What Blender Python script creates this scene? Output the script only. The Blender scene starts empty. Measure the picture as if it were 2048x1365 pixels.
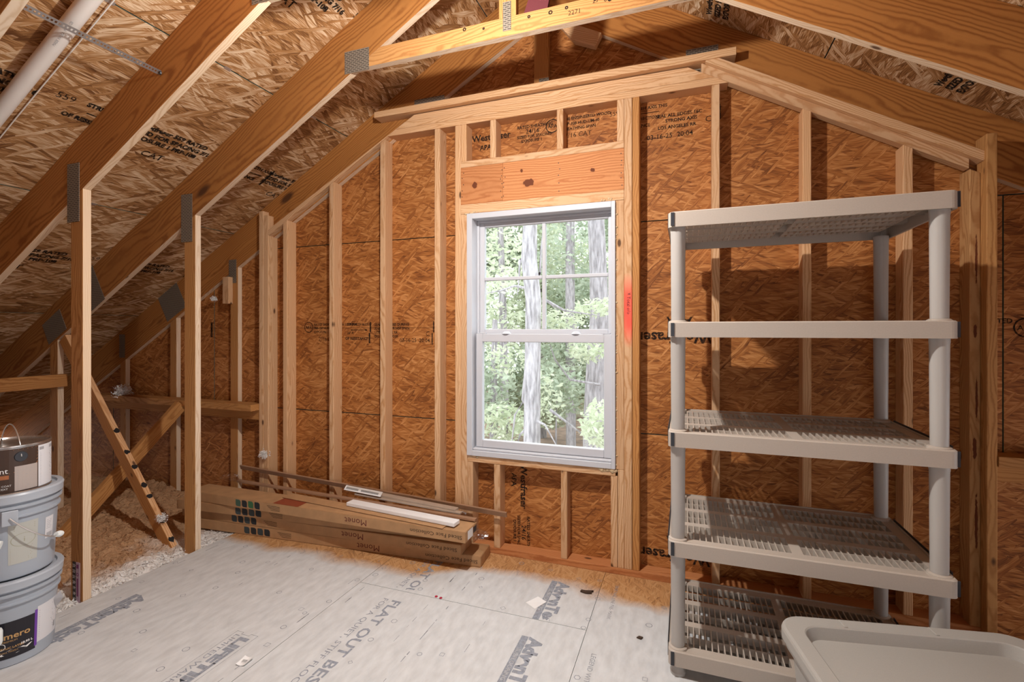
import bpy, bmesh, math, random
from mathutils import Matrix, Vector, noise as mnoise
random.seed(7)
S = bpy.context.scene
COL = S.collection

# ------------------------------------------------------------------ camera
cam_d = bpy.data.cameras.new('camera'); cam = bpy.data.objects.new('camera', cam_d); COL.objects.link(cam)
cam_d.sensor_width = 36.0; cam_d.lens = 965.0/2048*36; cam_d.shift_y = -22.5/2048; cam_d.clip_start = 0.05; cam_d.clip_end = 200
cam.location = (0, 0, 1.36); cam.rotation_euler = (math.pi/2, 0, math.atan(348/965.0))
S.camera = cam
# ------------------------------------------------------------------ world, exposure
W = bpy.data.worlds.new('overcast_sky'); S.world = W; W.use_nodes = True
bg = W.node_tree.nodes['Background']; bg.inputs[0].default_value = (0.90, 0.95, 1.0, 1); bg.inputs[1].default_value = 3.6
S.view_settings.view_transform = 'Standard'; S.view_settings.look = 'None'
S.view_settings.exposure = 0.10; S.view_settings.gamma = 1.0; S.view_settings.use_curve_mapping = False
try:
    S.cycles.max_bounces = 7; S.cycles.glossy_bounces = 2; S.cycles.transmission_bounces = 2; S.cycles.transparent_max_bounces = 8; S.cycles.caustics_reflective = False; S.cycles.caustics_refractive = False
except Exception: pass
LAMP_POWER = 78.0; LAMP_DOWN = 105.0
LAMP_POS = (-0.80, 1.36, 2.725)

# ------------------------------------------------------------------ helpers: scene graph
WM = {}
def put(o, M=None, parent=None):
    M = M if M is not None else Matrix.Identity(4)
    COL.objects.link(o); WM[o.name] = M
    if parent is not None:
        o.parent = parent; o.matrix_basis = WM[parent.name].inverted() @ M
    else:
        o.matrix_basis = M
    return o
def tag(o, label=None, cat=None, group=None, kind=None):
    if label: o['label'] = label
    if cat: o['category'] = cat
    if group: o['group'] = group
    if kind: o['kind'] = kind
    return o
def thing(name, loc, label, cat, group=None, kind=None, rz=0):
    o = bpy.data.objects.new(name, None); o.empty_display_size = 0.1
    put(o, Matrix.Translation(loc) @ Matrix.Rotation(rz, 4, 'Z'))
    return tag(o, label, cat, group, kind)
def mobj(name, verts, faces, mat, M=None, parent=None, smooth=False):
    me = bpy.data.meshes.new(name); me.from_pydata([tuple(v) for v in verts], [], faces); me.update()
    mats = mat if isinstance(mat, (list, tuple)) else [mat]
    for m in mats: me.materials.append(m)
    if smooth:
        for p in me.polygons: p.use_smooth = True
    return put(bpy.data.objects.new(name, me), M, parent)
def bmobj(name, bm, mat, M=None, parent=None, smooth=False, autosmooth=None):
    me = bpy.data.meshes.new(name); bm.normal_update(); bm.to_mesh(me); bm.free()
    mats = mat if isinstance(mat, (list, tuple)) else [mat]
    for m in mats: me.materials.append(m)
    if smooth or autosmooth:
        for p in me.polygons: p.use_smooth = True
    if autosmooth:
        me.set_sharp_from_angle(angle=math.radians(autosmooth))
    return put(bpy.data.objects.new(name, me), M, parent)
def box_bm(bm, x0, x1, y0, y1, z0, z1):
    vs = [bm.verts.new(p) for p in ((x0,y0,z0),(x1,y0,z0),(x1,y1,z0),(x0,y1,z0),(x0,y0,z1),(x1,y0,z1),(x1,y1,z1),(x0,y1,z1))]
    for f in ((3,2,1,0),(4,5,6,7),(0,1,5,4),(1,2,6,5),(2,3,7,6),(3,0,4,7)): bm.faces.new([vs[i] for i in f])
    return vs
def frame(o, X, Y):
    X = Vector(X).normalized(); Y = Vector(Y); Y = (Y - X*Y.dot(X)).normalized(); Z = X.cross(Y)
    M = Matrix((X, Y, Z)).transposed().to_4x4(); M.translation = Vector(o); return M
def boxw(name, x0, x1, y0, y1, z0, z1, mat, parent=None, bev=0.0015, along='x'):
    """axis-aligned box; its local X runs along the grain"""
    c = Vector(((x0+x1)/2, (y0+y1)/2, (z0+z1)/2)); d = (x1-x0, y1-y0, z1-z0)
    if along == 'x': M = frame(c, (1,0,0), (0,1,0)); e = d
    elif along == 'z': M = frame(c, (0,0,1), (0,1,0)); e = (d[2], d[1], d[0])
    else: M = frame(c, (0,1,0), (0,0,1)); e = (d[1], d[2], d[0])
    bm = bmesh.new(); box_bm(bm, -e[0]/2, e[0]/2, -e[1]/2, e[1]/2, -e[2]/2, e[2]/2)
    if bev: bmesh.ops.bevel(bm, geom=bm.edges[:], offset=bev, segments=1, affect='EDGES')
    return bmobj(name, bm, mat, M, parent)
def beam(name, a, b, w, t, side, mat, parent=None, bev=0.0015, edge=None):
    a = Vector(a); b = Vector(b); L = (b-a).length
    M = frame((a+b)/2, b-a, side)
    bm = bmesh.new(); box_bm(bm, -L/2, L/2, -w/2, w/2, -t/2, t/2)
    if bev: bmesh.ops.bevel(bm, geom=bm.edges[:], offset=bev, segments=1, affect='EDGES')
    if edge:
        bm.normal_update()
        for f in bm.faces: f.material_index = 1 if abs(f.normal.z) < .5 else 0
        mat = [mat, edge]
    return bmobj(name, bm, mat, M, parent)
def prism(name, poly, y0, y1, d, mat, parent=None, bev=0.0015, edge=None):
    """polygon in the world XZ plane given thickness in y; grain along d=(dx,dz)"""
    n = math.hypot(*d); c, s = d[0]/n, d[1]/n
    cx = sum(p[0] for p in poly)/len(poly); cz = sum(p[1] for p in poly)/len(poly)
    M = frame((cx, (y0+y1)/2, cz), (c,0,s), (0,1,0)); h = (y1-y0)/2
    bm = bmesh.new(); loc = [((x-cx)*c+(z-cz)*s, -(x-cx)*s+(z-cz)*c) for x, z in poly]
    A = [bm.verts.new((u,-h,v)) for u, v in loc]; B = [bm.verts.new((u,h,v)) for u, v in loc]
    bm.faces.new(A); bm.faces.new(B[::-1])
    for i in range(len(poly)):
        j = (i+1) % len(poly); bm.faces.new((A[j], A[i], B[i], B[j]))
    bmesh.ops.recalc_face_normals(bm, faces=bm.faces[:])
    if bev: bmesh.ops.bevel(bm, geom=bm.edges[:], offset=bev, segments=1, affect='EDGES')
    if edge:
        bm.normal_update()
        for f in bm.faces: f.material_index = 1 if abs(f.normal.y) < .5 else 0
        mat = [mat, edge]
    return bmobj(name, bm, mat, M, parent)
def tube_bm(bm, pts, r, n=10, cap=True):
    pts = [Vector(p) for p in pts]; rs = r if isinstance(r, (list, tuple)) else [r]*len(pts)
    rings = []; up = Vector((0,0,1))
    for i, p in enumerate(pts):
        t = (pts[min(i+1, len(pts)-1)] - pts[max(i-1, 0)]).normalized()
        ref = up if abs(t.dot(up)) < .95 else Vector((1,0,0))
        a = t.cross(ref).normalized(); b = t.cross(a).normalized()
        rings.append([bm.verts.new(p + (a*math.cos(2*math.pi*k/n) + b*math.sin(2*math.pi*k/n))*rs[i]) for k in range(n)])
    for A, B in zip(rings, rings[1:]):
        for k in range(n):
            bm.faces.new((A[k], A[(k+1) % n], B[(k+1) % n], B[k]))
    if cap: bm.faces.new(rings[0][::-1]); bm.faces.new(rings[-1])
def tube(name, pts, r, mat, parent=None, n=10):
    bm = bmesh.new(); tube_bm(bm, pts, r, n); bmesh.ops.recalc_face_normals(bm, faces=bm.faces[:])
    return bmobj(name, bm, mat, None, parent, autosmooth=50)
def lathe(name, prof, c, mat, parent=None, n=48, sharp=35):
    bm = bmesh.new(); rings = []
    for r, z in prof:
        if r < 1e-6: rings.append([bm.verts.new((c[0], c[1], c[2]+z))])
        else: rings.append([bm.verts.new((c[0]+r*math.cos(2*math.pi*k/n), c[1]+r*math.sin(2*math.pi*k/n), c[2]+z)) for k in range(n)])
    for A, B in zip(rings, rings[1:]):
        for k in range(n):
            a = [A[k % len(A)], A[(k+1) % len(A)], B[(k+1) % len(B)], B[k % len(B)]]
            u = []; [u.append(v) for v in a if v not in u]
            if len(u) > 2: bm.faces.new(u)
    bmesh.ops.recalc_face_normals(bm, faces=bm.faces[:])
    return bmobj(name, bm, mat, None, parent, autosmooth=sharp)

# ------------------------------------------------------------------ helpers: nodes
def new_mat(name):
    m = bpy.data.materials.new(name); m.use_nodes = True; nt = m.node_tree
    return m, nt, nt.nodes['Principled BSDF']
def nd(nt, typ, inp=None, **props):
    n = nt.nodes.new(typ)
    for k, v in props.items(): setattr(n, k, v)
    for k, v in (inp or {}).items():
        s = n.inputs[k]
        if isinstance(v, bpy.types.NodeSocket): nt.links.new(v, s)
        else: s.default_value = v
    return n
def mth(nt, op, a, b=None, c=None, clamp=False):
    n = nt.nodes.new('ShaderNodeMath'); n.operation = op; n.use_clamp = clamp
    for i, v in enumerate((a, b, c)):
        if v is None: continue
        if isinstance(v, bpy.types.NodeSocket): nt.links.new(v, n.inputs[i])
        else: n.inputs[i].default_value = v
    return n.outputs[0]
def vmul(nt, v, s):
    return nd(nt, 'ShaderNodeVectorMath', {0: v, 1: s}, operation='MULTIPLY').outputs[0]
def vadd(nt, v, s):
    return nd(nt, 'ShaderNodeVectorMath', {0: v, 1: s}, operation='ADD').outputs[0]
def mixc(nt, f, a, b, blend='MIX'):
    n = nt.nodes.new('ShaderNodeMix'); n.data_type = 'RGBA'; n.blend_type = blend
    for i, v in ((0, f), (6, a), (7, b)):
        if isinstance(v, bpy.types.NodeSocket): nt.links.new(v, n.inputs[i])
        else: n.inputs[i].default_value = v if i == 0 else (*v, 1)[:4]
    return n.outputs[2]
def ramp(nt, f, stops, interp='LINEAR'):
    n = nt.nodes.new('ShaderNodeValToRGB'); n.color_ramp.interpolation = interp
    e = n.color_ramp.elements
    while len(e) < len(stops): e.new(0.5)
    for q, (p, c) in zip(e, stops): q.position = p; q.color = (*c, 1) if len(c) == 3 else c
    nt.links.new(f, n.inputs[0]); return n.outputs[0]
def rnd_off(nt):
    r = nd(nt, 'ShaderNodeObjectInfo').outputs['Random']
    cx = nd(nt, 'ShaderNodeCombineXYZ', {0: mth(nt, 'MULTIPLY', r, 37.1), 1: mth(nt, 'MULTIPLY', r, 0.0), 2: mth(nt, 'MULTIPLY', r, 91.7)}).outputs[0]
    return r, cx
def plain(name, col, rough=0.6, metal=0.0, noise=0.0, nscale=30, spec=0.4, emit=None):
    m, nt, b = new_mat(name)
    b.inputs['Roughness'].default_value = rough; b.inputs['Metallic'].default_value = metal
    b.inputs['Specular IOR Level'].default_value = spec
    b.inputs['Base Color'].default_value = (*col, 1)
    if noise:
        tc = nd(nt, 'ShaderNodeTexCoord').outputs['Object']
        f = nd(nt, 'ShaderNodeTexNoise', {'Vector': tc, 'Scale': nscale, 'Detail': 4.0}).outputs[0]
        lo = tuple(max(0, c*(1-noise)) for c in col); hi = tuple(min(1, c*(1+noise)) for c in col)
        nt.links.new(ramp(nt, f, [(0.3, lo), (0.7, hi)]), b.inputs['Base Color'])
    if emit:
        b.inputs['Emission Color'].default_value = (*emit[0], 1); b.inputs['Emission Strength'].default_value = emit[1]
    return m

def lumber(name, light, dark, ring=34, knots=(3.2, 7, 26.0, -1.3), spray=None, spots=None):
    m, nt, b = new_mat(name)
    tc = nd(nt, 'ShaderNodeTexCoord').outputs['Object']
    r, off = rnd_off(nt)
    v = vadd(nt, tc, off)
    n1 = nd(nt, 'ShaderNodeTexNoise', {'Vector': vmul(nt, v, (1.1, 5, 5)), 'Scale': 1.0, 'Detail': 3.0}).outputs['Color']
    n1 = vmul(nt, vadd(nt, n1, (-.5,-.5,-.5)), (0.0, 0.16, 0.16))
    cen = nd(nt, 'ShaderNodeCombineXYZ', {0: 0.0, 1: mth(nt, 'MULTIPLY_ADD', r, 0.16, -0.08), 2: 0.035}).outputs[0]
    rv = vadd(nt, vadd(nt, tc, cen), n1)
    w = nd(nt, 'ShaderNodeTexWave', {'Vector': rv, 'Scale': float(ring), 'Distortion': 1.2, 'Detail': 2.0, 'Detail Scale': 1.5}, wave_type='RINGS', rings_direction='X').outputs['Fac']
    fib = nd(nt, 'ShaderNodeTexNoise', {'Vector': vmul(nt, v, (5, 230, 230)), 'Scale': 1.0, 'Detail': 2.0}).outputs[0]
    patch = nd(nt, 'ShaderNodeTexNoise', {'Vector': vmul(nt, v, (1.3, 9, 9)), 'Scale': 1.0, 'Detail': 2.0}).outputs[0]
    g = mth(nt, 'POWER', w, 2.2)
    g = mth(nt, 'MULTIPLY_ADD', fib, 0.35, mth(nt, 'MULTIPLY', g, 0.75))
    col = ramp(nt, g, [(0.10, light), (0.95, dark)])
    mid = tuple(l*.80 + d*.12 for l, d in zip(light, dark))
    col = mixc(nt, mth(nt, 'MULTIPLY_ADD', patch, 1.6, -.62, clamp=True), col, mid, 'MIX')
    # each board its own tone
    tone = ramp(nt, r, [(0.0, (0.86, 0.82, 0.78)), (0.5, (1.0, 1.0, 1.0)), (1.0, (1.0, 0.93, 0.84))])
    col = mixc(nt, 1.0, col, tone, 'MULTIPLY')
    if knots:
        kn = nd(nt, 'ShaderNodeTexVoronoi', {'Vector': vmul(nt, v, (knots[0], knots[1], knots[1])), 'Scale': 1.0}).outputs['Distance']
        k = mth(nt, 'SUBTRACT', 1.0, mth(nt, 'MULTIPLY_ADD', kn, knots[2], knots[3]), clamp=True)
        halo = mth(nt, 'SUBTRACT', 1.0, mth(nt, 'MULTIPLY', kn, 5.0), clamp=True)
        col = mixc(nt, mth(nt, 'MULTIPLY', halo, 0.45), col, dark)
        col = mixc(nt, mth(nt, 'MULTIPLY', k, 0.9), col, (0.075, 0.028, 0.012))
    if spray:
        for (c, rad) in spray:
            dd = nd(nt, 'ShaderNodeVectorMath', {0: vmul(nt, tc, (0.45, 0, 1)), 1: (c[0]*0.45, 0, c[1])}, operation='DISTANCE').outputs['Value']
            f = mth(nt, 'SUBTRACT', 1.15, mth(nt, 'DIVIDE', dd, rad), clamp=True)
            f = mth(nt, 'MULTIPLY', f, 0.9)
            col = mixc(nt, f, col, (0.95, 0.10, 0.07))
    for (c, rx, rz) in (spots or []):
        pv = nd(nt, 'ShaderNodeVectorMath', {0: tc, 1: (c[0], 0, c[1])}, operation='SUBTRACT').outputs[0]
        pv = vadd(nt, vmul(nt, pv, (1/rx, 0, 1/rz)), vmul(nt, vadd(nt, nd(nt, 'ShaderNodeTexNoise', {'Vector': tc, 'Scale': 45.0, 'Detail': 2.0}).outputs['Color'], (-.5,-.5,-.5)), (1.3, 0, 1.3)))
        dd = nd(nt, 'ShaderNodeVectorMath', {0: pv}, operation='LENGTH').outputs['Value']
        col = mixc(nt, mth(nt, 'MULTIPLY_ADD', dd, -0.30, 0.60, clamp=True), col, dark)
        col = mixc(nt, mth(nt, 'MULTIPLY_ADD', dd, -6.0, 6.6, clamp=True), col, (0.15, 0.042, 0.016))
    nt.links.new(col, b.inputs['Base Color'])
    b.inputs['Roughness'].default_value = 0.72; b.inputs['Specular IOR Level'].default_value = 0.25
    bp = nd(nt, 'ShaderNodeBump', {'Height': fib, 'Strength': 0.12, 'Distance': 0.002})
    nt.links.new(bp.outputs[0], b.inputs['Normal'])
    return m

def osb(name, dark, mid, light, contrast=1.0, grey_tone=None, k=1.0):
    """oriented strand board: layers of long random chips, local XY plane, strands mostly along local X"""
    m, nt, b = new_mat(name)
    tc = nd(nt, 'ShaderNodeTexCoord').outputs['Object']
    r, off = rnd_off(nt)
    v = vadd(nt, vmul(nt, tc, (1, 1, 0)), nd(nt, 'ShaderNodeCombineXYZ', {0: mth(nt, 'MULTIPLY', r, 37.0), 1: mth(nt, 'MULTIPLY', r, 53.0), 2: 0.0}).outputs[0])
    wob = nd(nt, 'ShaderNodeTexNoise', {'Vector': v, 'Scale': 9.0, 'Detail': 1.0}, noise_dimensions='2D').outputs['Color']
    v = vadd(nt, v, vmul(nt, vadd(nt, wob, (-.5,-.5,-.5)), (0.02, 0.012, 0)))
    tone = None; fibs = None
    fb = None
    for ang, sx, sy, th in ((2, 9, 95, 0), (-13, 10, 100, .45), (24, 11, 105, .62), (-46, 12, 105, .76)):
        mp = nd(nt, 'ShaderNodeMapping', {'Vector': v, 'Rotation': (0, 0, math.radians(ang)), 'Location': (ang*.37, ang*.11, 0)}).outputs[0]
        vs = vmul(nt, mp, (sx*k, sy*k, 1))
        vo = nd(nt, 'ShaderNodeTexVoronoi', {'Vector': vs, 'Scale': 1.0}, voronoi_dimensions='2D')
        sp = nd(nt, 'ShaderNodeSeparateColor', {0: vo.outputs['Color']})
        if fb is None or ang == -46: fb = nd(nt, 'ShaderNodeTexNoise', {'Vector': vmul(nt, mp, (14, 300, 1)), 'Scale': 1.0, 'Detail': 1.0}, noise_dimensions='2D').outputs[0]
        t = mth(nt, 'MULTIPLY_ADD', fb, 0.75, mth(nt, 'MULTIPLY_ADD', sp.outputs[0], 0.42, -0.09))
        # a little darker at a chip's rim
        t = mth(nt, 'SUBTRACT', t, mth(nt, 'MULTIPLY', mth(nt, 'POWER', vo.outputs['Distance'], 4.0), 0.35))
        if tone is None: tone = t
        else:
            msk = mth(nt, 'GREATER_THAN', sp.outputs[1], th)
            mx = nd(nt, 'ShaderNodeMix', {0: msk, 2: tone, 3: t}); tone = mx.outputs[0]
    big = nd(nt, 'ShaderNodeTexNoise', {'Vector': v, 'Scale': 3.0, 'Detail': 1.0}, noise_dimensions='2D').outputs[0]
    tone = mth(nt, 'MULTIPLY_ADD', mth(nt, 'SUBTRACT', big, 0.5), 0.35, tone)
    tone = mth(nt, 'MULTIPLY_ADD', mth(nt, 'SUBTRACT', tone, 0.5), contrast, 0.5)
    col = ramp(nt, tone, [(0.12, dark), (0.46, mid), (0.86, light)])
    if grey_tone:
        dcol, edge = grey_tone
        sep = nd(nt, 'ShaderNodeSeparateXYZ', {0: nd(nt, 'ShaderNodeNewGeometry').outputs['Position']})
        # tonal shift painted into the colour: tan along the gable wall, grey elsewhere
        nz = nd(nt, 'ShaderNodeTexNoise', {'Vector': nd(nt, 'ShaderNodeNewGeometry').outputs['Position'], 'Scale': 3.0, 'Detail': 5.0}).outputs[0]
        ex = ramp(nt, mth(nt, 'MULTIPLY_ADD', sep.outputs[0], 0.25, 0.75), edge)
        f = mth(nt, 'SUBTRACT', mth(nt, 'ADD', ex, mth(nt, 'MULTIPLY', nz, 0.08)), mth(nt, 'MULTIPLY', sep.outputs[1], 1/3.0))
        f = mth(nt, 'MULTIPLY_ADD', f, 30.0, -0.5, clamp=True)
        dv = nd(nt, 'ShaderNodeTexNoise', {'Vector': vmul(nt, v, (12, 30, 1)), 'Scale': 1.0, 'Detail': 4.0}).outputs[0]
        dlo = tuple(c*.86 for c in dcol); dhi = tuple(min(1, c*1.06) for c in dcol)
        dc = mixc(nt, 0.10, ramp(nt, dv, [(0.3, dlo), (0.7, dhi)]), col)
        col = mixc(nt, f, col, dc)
    nt.links.new(col, b.inputs['Base Color'])
    b.inputs['Roughness'].default_value = 0.68; b.inputs['Specular IOR Level'].default_value = 0.3
    return m

def ink(name, col, wear=0.35):
    m, nt, b = new_mat(name); out = nt.nodes['Material Output']
    b.inputs['Base Color'].default_value = (*col, 1); b.inputs['Roughness'].default_value = 0.8; b.inputs['Specular IOR Level'].default_value = 0.1
    pos = nd(nt, 'ShaderNodeTexCoord').outputs['Object']
    n = nd(nt, 'ShaderNodeTexNoise', {'Vector': pos, 'Scale': 60.0, 'Detail': 4.0}).outputs[0]
    f = ramp(nt, n, [(0.35, (1-wear,)*3), (0.6, (1, 1, 1))])
    tr = nd(nt, 'ShaderNodeBsdfTransparent')
    mx = nd(nt, 'ShaderNodeMixShader', {0: f, 1: tr.outputs[0], 2: b.outputs[0]})
    nt.links.new(mx.outputs[0], out.inputs[0]); return m

def clear(name, col=(1,1,1), refl=0.08, rough=0.02):
    m, nt, b = new_mat(name); out = nt.nodes['Material Output']
    tr = nd(nt, 'ShaderNodeBsdfTransparent', {0: (*col, 1)}); gl = nd(nt, 'ShaderNodeBsdfGlossy', {0: (1,1,1,1), 'Roughness': rough})
    mx = nd(nt, 'ShaderNodeMixShader', {0: refl, 1: tr.outputs[0], 2: gl.outputs[0]})
    nt.links.new(mx.outputs[0], out.inputs[0]); return m

def plate_metal():
    m, nt, b = new_mat('galvanised_tooth_plate')
    tc = nd(nt, 'ShaderNodeTexCoord').outputs['Object']
    br = nd(nt, 'ShaderNodeTexBrick', {'Vector': vmul(nt, tc, (1,1,1)), 'Color1': (0,0,0,1), 'Color2': (.12,.12,.12,1), 'Mortar': (1,1,1,1), 'Scale': 1.0, 'Mortar Size': 0.0032, 'Brick Width': 0.026, 'Row Height': 0.0095, 'Bias': 0.0})
    col = ramp(nt, br.outputs[0], [(0.0, (0.03, 0.024, 0.02)), (1.0, (0.27, 0.225, 0.175))])
    nt.links.new(col, b.inputs['Base Color']); b.inputs['Metallic'].default_value = 0.3; b.inputs['Roughness'].default_value = 0.55
    bp = nd(nt, 'ShaderNodeBump', {'Height': br.outputs[0], 'Strength': 0.5, 'Distance': 0.002}); nt.links.new(bp.outputs[0], b.inputs['Normal'])
    return m

M_STUD = lumber('pine_stud', (0.73, 0.475, 0.28), (0.54, 0.28, 0.12))
M_CHORD = lumber('pine_truss_chord', (0.47, 0.205, 0.056), (0.27, 0.098, 0.022), ring=20, knots=(1.7, 4.2, 15.0, -1.2))
M_CHORD_LIT = lumber('pine_chord_edge_lit', (0.80, 0.66, 0.51), (0.64, 0.46, 0.30), ring=40)  # narrow faces made paler, with bounced light painted into the wood colour
M_TRUSS = lumber('pine_truss_web', (0.55, 0.275, 0.095), (0.35, 0.145, 0.042), ring=30)
M_HEAD = lumber('pine_plate', (0.64, 0.285, 0.115), (0.46, 0.165, 0.058), ring=26)
M_HEADK = lumber('pine_header_knotty', (0.64, 0.285, 0.115), (0.46, 0.165, 0.058), ring=22, spots=[((-.195,-.022), .034, .020), ((.185,.012), .012, .010), ((-.24,.055), .008, .010)])
M_HEADL = lumber('pine_header_left', (0.64, 0.285, 0.115), (0.46, 0.165, 0.058), ring=22, spots=[((-.045,.0), .017, .018)])
M_CORN = lumber('pine_corner_waney', (0.60, 0.345, 0.15), (0.40, 0.185, 0.065), spots=[((-.55,-.004), .12, .005), ((-.22,.002), .05, .007), ((.0,-.005), .09, .004), ((.30,.0), .03, .006), ((.62,-.004), .10, .004)])
M_STUDRED = lumber('pine_stud_spray_marked', (0.73, 0.475, 0.28), (0.54, 0.28, 0.12), spray=[((0.20, 0.002), 0.055), ((0.06, -.006), 0.055), ((0.13, .012), .05)])
M_OSBW = osb('strand_board_wall', (0.15, 0.045, 0.010), (0.37, 0.130, 0.029), (0.62, 0.29, 0.10), 0.95, k=0.82)
M_OSBR = osb('strand_board_roof', (0.17, 0.068, 0.022), (0.44, 0.215, 0.078), (0.80, 0.60, 0.40), 1.2, k=0.55)
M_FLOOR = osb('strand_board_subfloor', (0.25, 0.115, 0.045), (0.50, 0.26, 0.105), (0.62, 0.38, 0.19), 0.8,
              grey_tone=((0.645, 0.685, 0.715), [(0.0, (0.765,)*3), (0.11, (0.768,)*3), (0.29, (0.772,)*3), (0.40, (0.775,)*3), (0.45, (0.82,)*3), (0.55, (0.842,)*3), (0.65, (0.825,)*3), (0.72, (0.80,)*3), (0.78, (0.84,)*3), (1.0, (0.88,)*3)]))
M_PLATE = plate_metal()
M_EDGE = plain('teal_sealed_edge', (0.10, 0.16, 0.13), 0.8)
M_INK = ink('black_print_ink', (0.018, 0.014, 0.012), 0.45)
M_INKF = ink('blue_grey_print_ink', (0.32, 0.345, 0.40), 0.45)
M_INKL = ink('pale_print_ink', (0.36, 0.38, 0.42), 0.6)
M_VINYL = plain('white_vinyl', (0.56, 0.57, 0.61), 0.4)
M_GLASS = clear('window_glass', (0.97, 0.99, 0.98), 0.06)
M_TAUPE = plain('taupe_shelf_plastic', (0.46, 0.40, 0.345), 0.42, noise=0.03, nscale=200)
M_TAUPE2 = plain('taupe_post_plastic', (0.43, 0.405, 0.38), 0.36)
M_CLIP = plain('charcoal_clip_plastic', (0.035, 0.037, 0.045), 0.4)
M_TOTE = plain('grey_tote_plastic', (0.37, 0.355, 0.33), 0.48, noise=0.03, nscale=300)
M_BUCKET = plain('blue_grey_bucket_plastic', (0.37, 0.41, 0.47), 0.35)
M_BUCKL = plain('bucket_lid_plastic', (0.42, 0.46, 0.52), 0.35)
M_WIRE = plain('zinc_wire', (0.65, 0.63, 0.62), 0.3, 0.8)
M_GRIP = plain('white_grip_plastic', (0.82, 0.86, 0.86), 0.4)
M_CARD = plain('brown_cardboard', (0.43, 0.245, 0.118), 0.75, noise=0.10, nscale=14)
M_CARDIN = plain('dark_carton_seam', (0.16, 0.08, 0.035), 0.8)
M_TAPE = plain('red_brown_carton_tape', (0.26, 0.055, 0.025), 0.45)
M_PVC = plain('white_pvc', (0.80, 0.76, 0.72), 0.3, noise=0.03, nscale=8)
M_PAPER = plain('white_paper', (0.82, 0.82, 0.82), 0.7)
M_BLACK = plain('black_paint', (0.012, 0.012, 0.014), 0.5)
M_WHITE = plain('white_board_paint', (0.82, 0.82, 0.83), 0.4)

# roof lines
XR, ZR, SL = -0.787, 3.524, 0.572
CA = 1/math.sqrt(1+SL*SL); SA = SL*CA
zl = lambda x: ZR + SL*(x-XR)          # underside of the left roof deck
zr_ = lambda x: ZR - SL*(x-XR)
CH = 0.283                              # vertical depth of a top chord
Y1, Y2, YG, YW, YO = 1.541, 2.129, 2.769, 2.720, 2.809
FX0, FX1 = -2.836, 1.262                # edges of the deck floor

# ------------------------------------------------------------------ lettering
def text_geo(body, size, bold=0.0, align='LEFT', sx=1.0):
    cu = bpy.data.curves.new('t', 'FONT'); cu.body = body; cu.size = size; cu.align_x = align; cu.resolution_u = 2; cu.offset = bold
    o = bpy.data.objects.new('t', cu); me = bpy.data.meshes.new_from_object(o)
    vs = [(v.co.x*sx, v.co.y) for v in me.vertices]; fs = [tuple(p.vertices) for p in me.polygons]
    bpy.data.objects.remove(o); bpy.data.curves.remove(cu); bpy.data.meshes.remove(me)
    return vs, fs
class Print:
    """flat print laid on a surface: text, bars, rings, collected in (u,v)"""
    def __init__(s): s.v = []; s.f = []
    def add(s, vs, fs):
        n = len(s.v); s.v += vs; s.f += [tuple(i+n for i in f) for f in fs]
    def text(s, body, size, u, v, bold=0.0, align='LEFT', sx=1.0, rot=0, fit=None):
        vs, fs = text_geo(body, size, bold, align, sx)
        if fit and vs:
            a = min(p[0] for p in vs); b = max(p[0] for p in vs); k = fit/(b-a); vs = [((p[0]-a)*k, p[1]) for p in vs]
        c, q = math.cos(rot), math.sin(rot)
        s.add([(u+x*c-y*q, v+x*q+y*c) for x, y in vs], fs); return s
    def rect(s, u0, v0, u1, v1):
        s.add([(u0,v0),(u1,v0),(u1,v1),(u0,v1)], [(0,1,2,3)]); return s
    def poly(s, pts): s.add(list(pts), [tuple(range(len(pts)))]); return s
    def ring(s, u, v, r, w, n=12, rot=0, sq=1):
        a = [(u+r*math.cos(rot+2*math.pi*k/n), v+sq*r*math.sin(rot+2*math.pi*k/n)) for k in range(n)]
        b = [(u+(r-w)*math.cos(rot+2*math.pi*k/n), v+sq*(r-w)*math.sin(rot+2*math.pi*k/n)) for k in range(n)]
        s.add(a+b, [(k, (k+1) % n, n+(k+1) % n, n+k) for k in range(n)]); return s
    def clip(s, fn):
        """drop faces with a vertex where fn(u,v) is false"""
        s.f = [f for f in s.f if all(fn(*s.v[i]) for i in f)]; return s
    def build(s, name, mat, o, U, V, parent, lift=0.0006):
        M = frame(o, U, V); n = M.to_3x3() @ Vector((0,0,1)); M.translation += n*lift
        o_ = mobj(name, [(a, b, 0) for a, b in s.v], s.f, mat, M, parent)
        if name in ('ink_spot', 'ink_stamp', 'ruler_mark', 'ruler_figure', 'printed_nail_mark', 'printed_guide_dash', 'barcode', 'printed_lettering', 'printed_stamp'): o_['kind'] = 'stuff'
        return o_
    def wrap(s, name, mat, c, r, a0, z0, parent, lift=0.0008, rtop=None, h=1):
        """wrap round an upright cylinder at centre c; u runs to the viewer's right"""
        vs = []
        for u, v in s.v:
            rr = r + ((rtop-r)*(z0+v)/h if rtop else 0) + lift; a = a0 + u/r
            vs.append((c[0]+rr*math.cos(a), c[1]+rr*math.sin(a), c[2]+z0+v))
        o_ = mobj(name, vs, s.f, mat, None, parent)
        if name == 'label_lettering' or name == 'label_stripe': o_['kind'] = 'stuff'
        return o_

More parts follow.
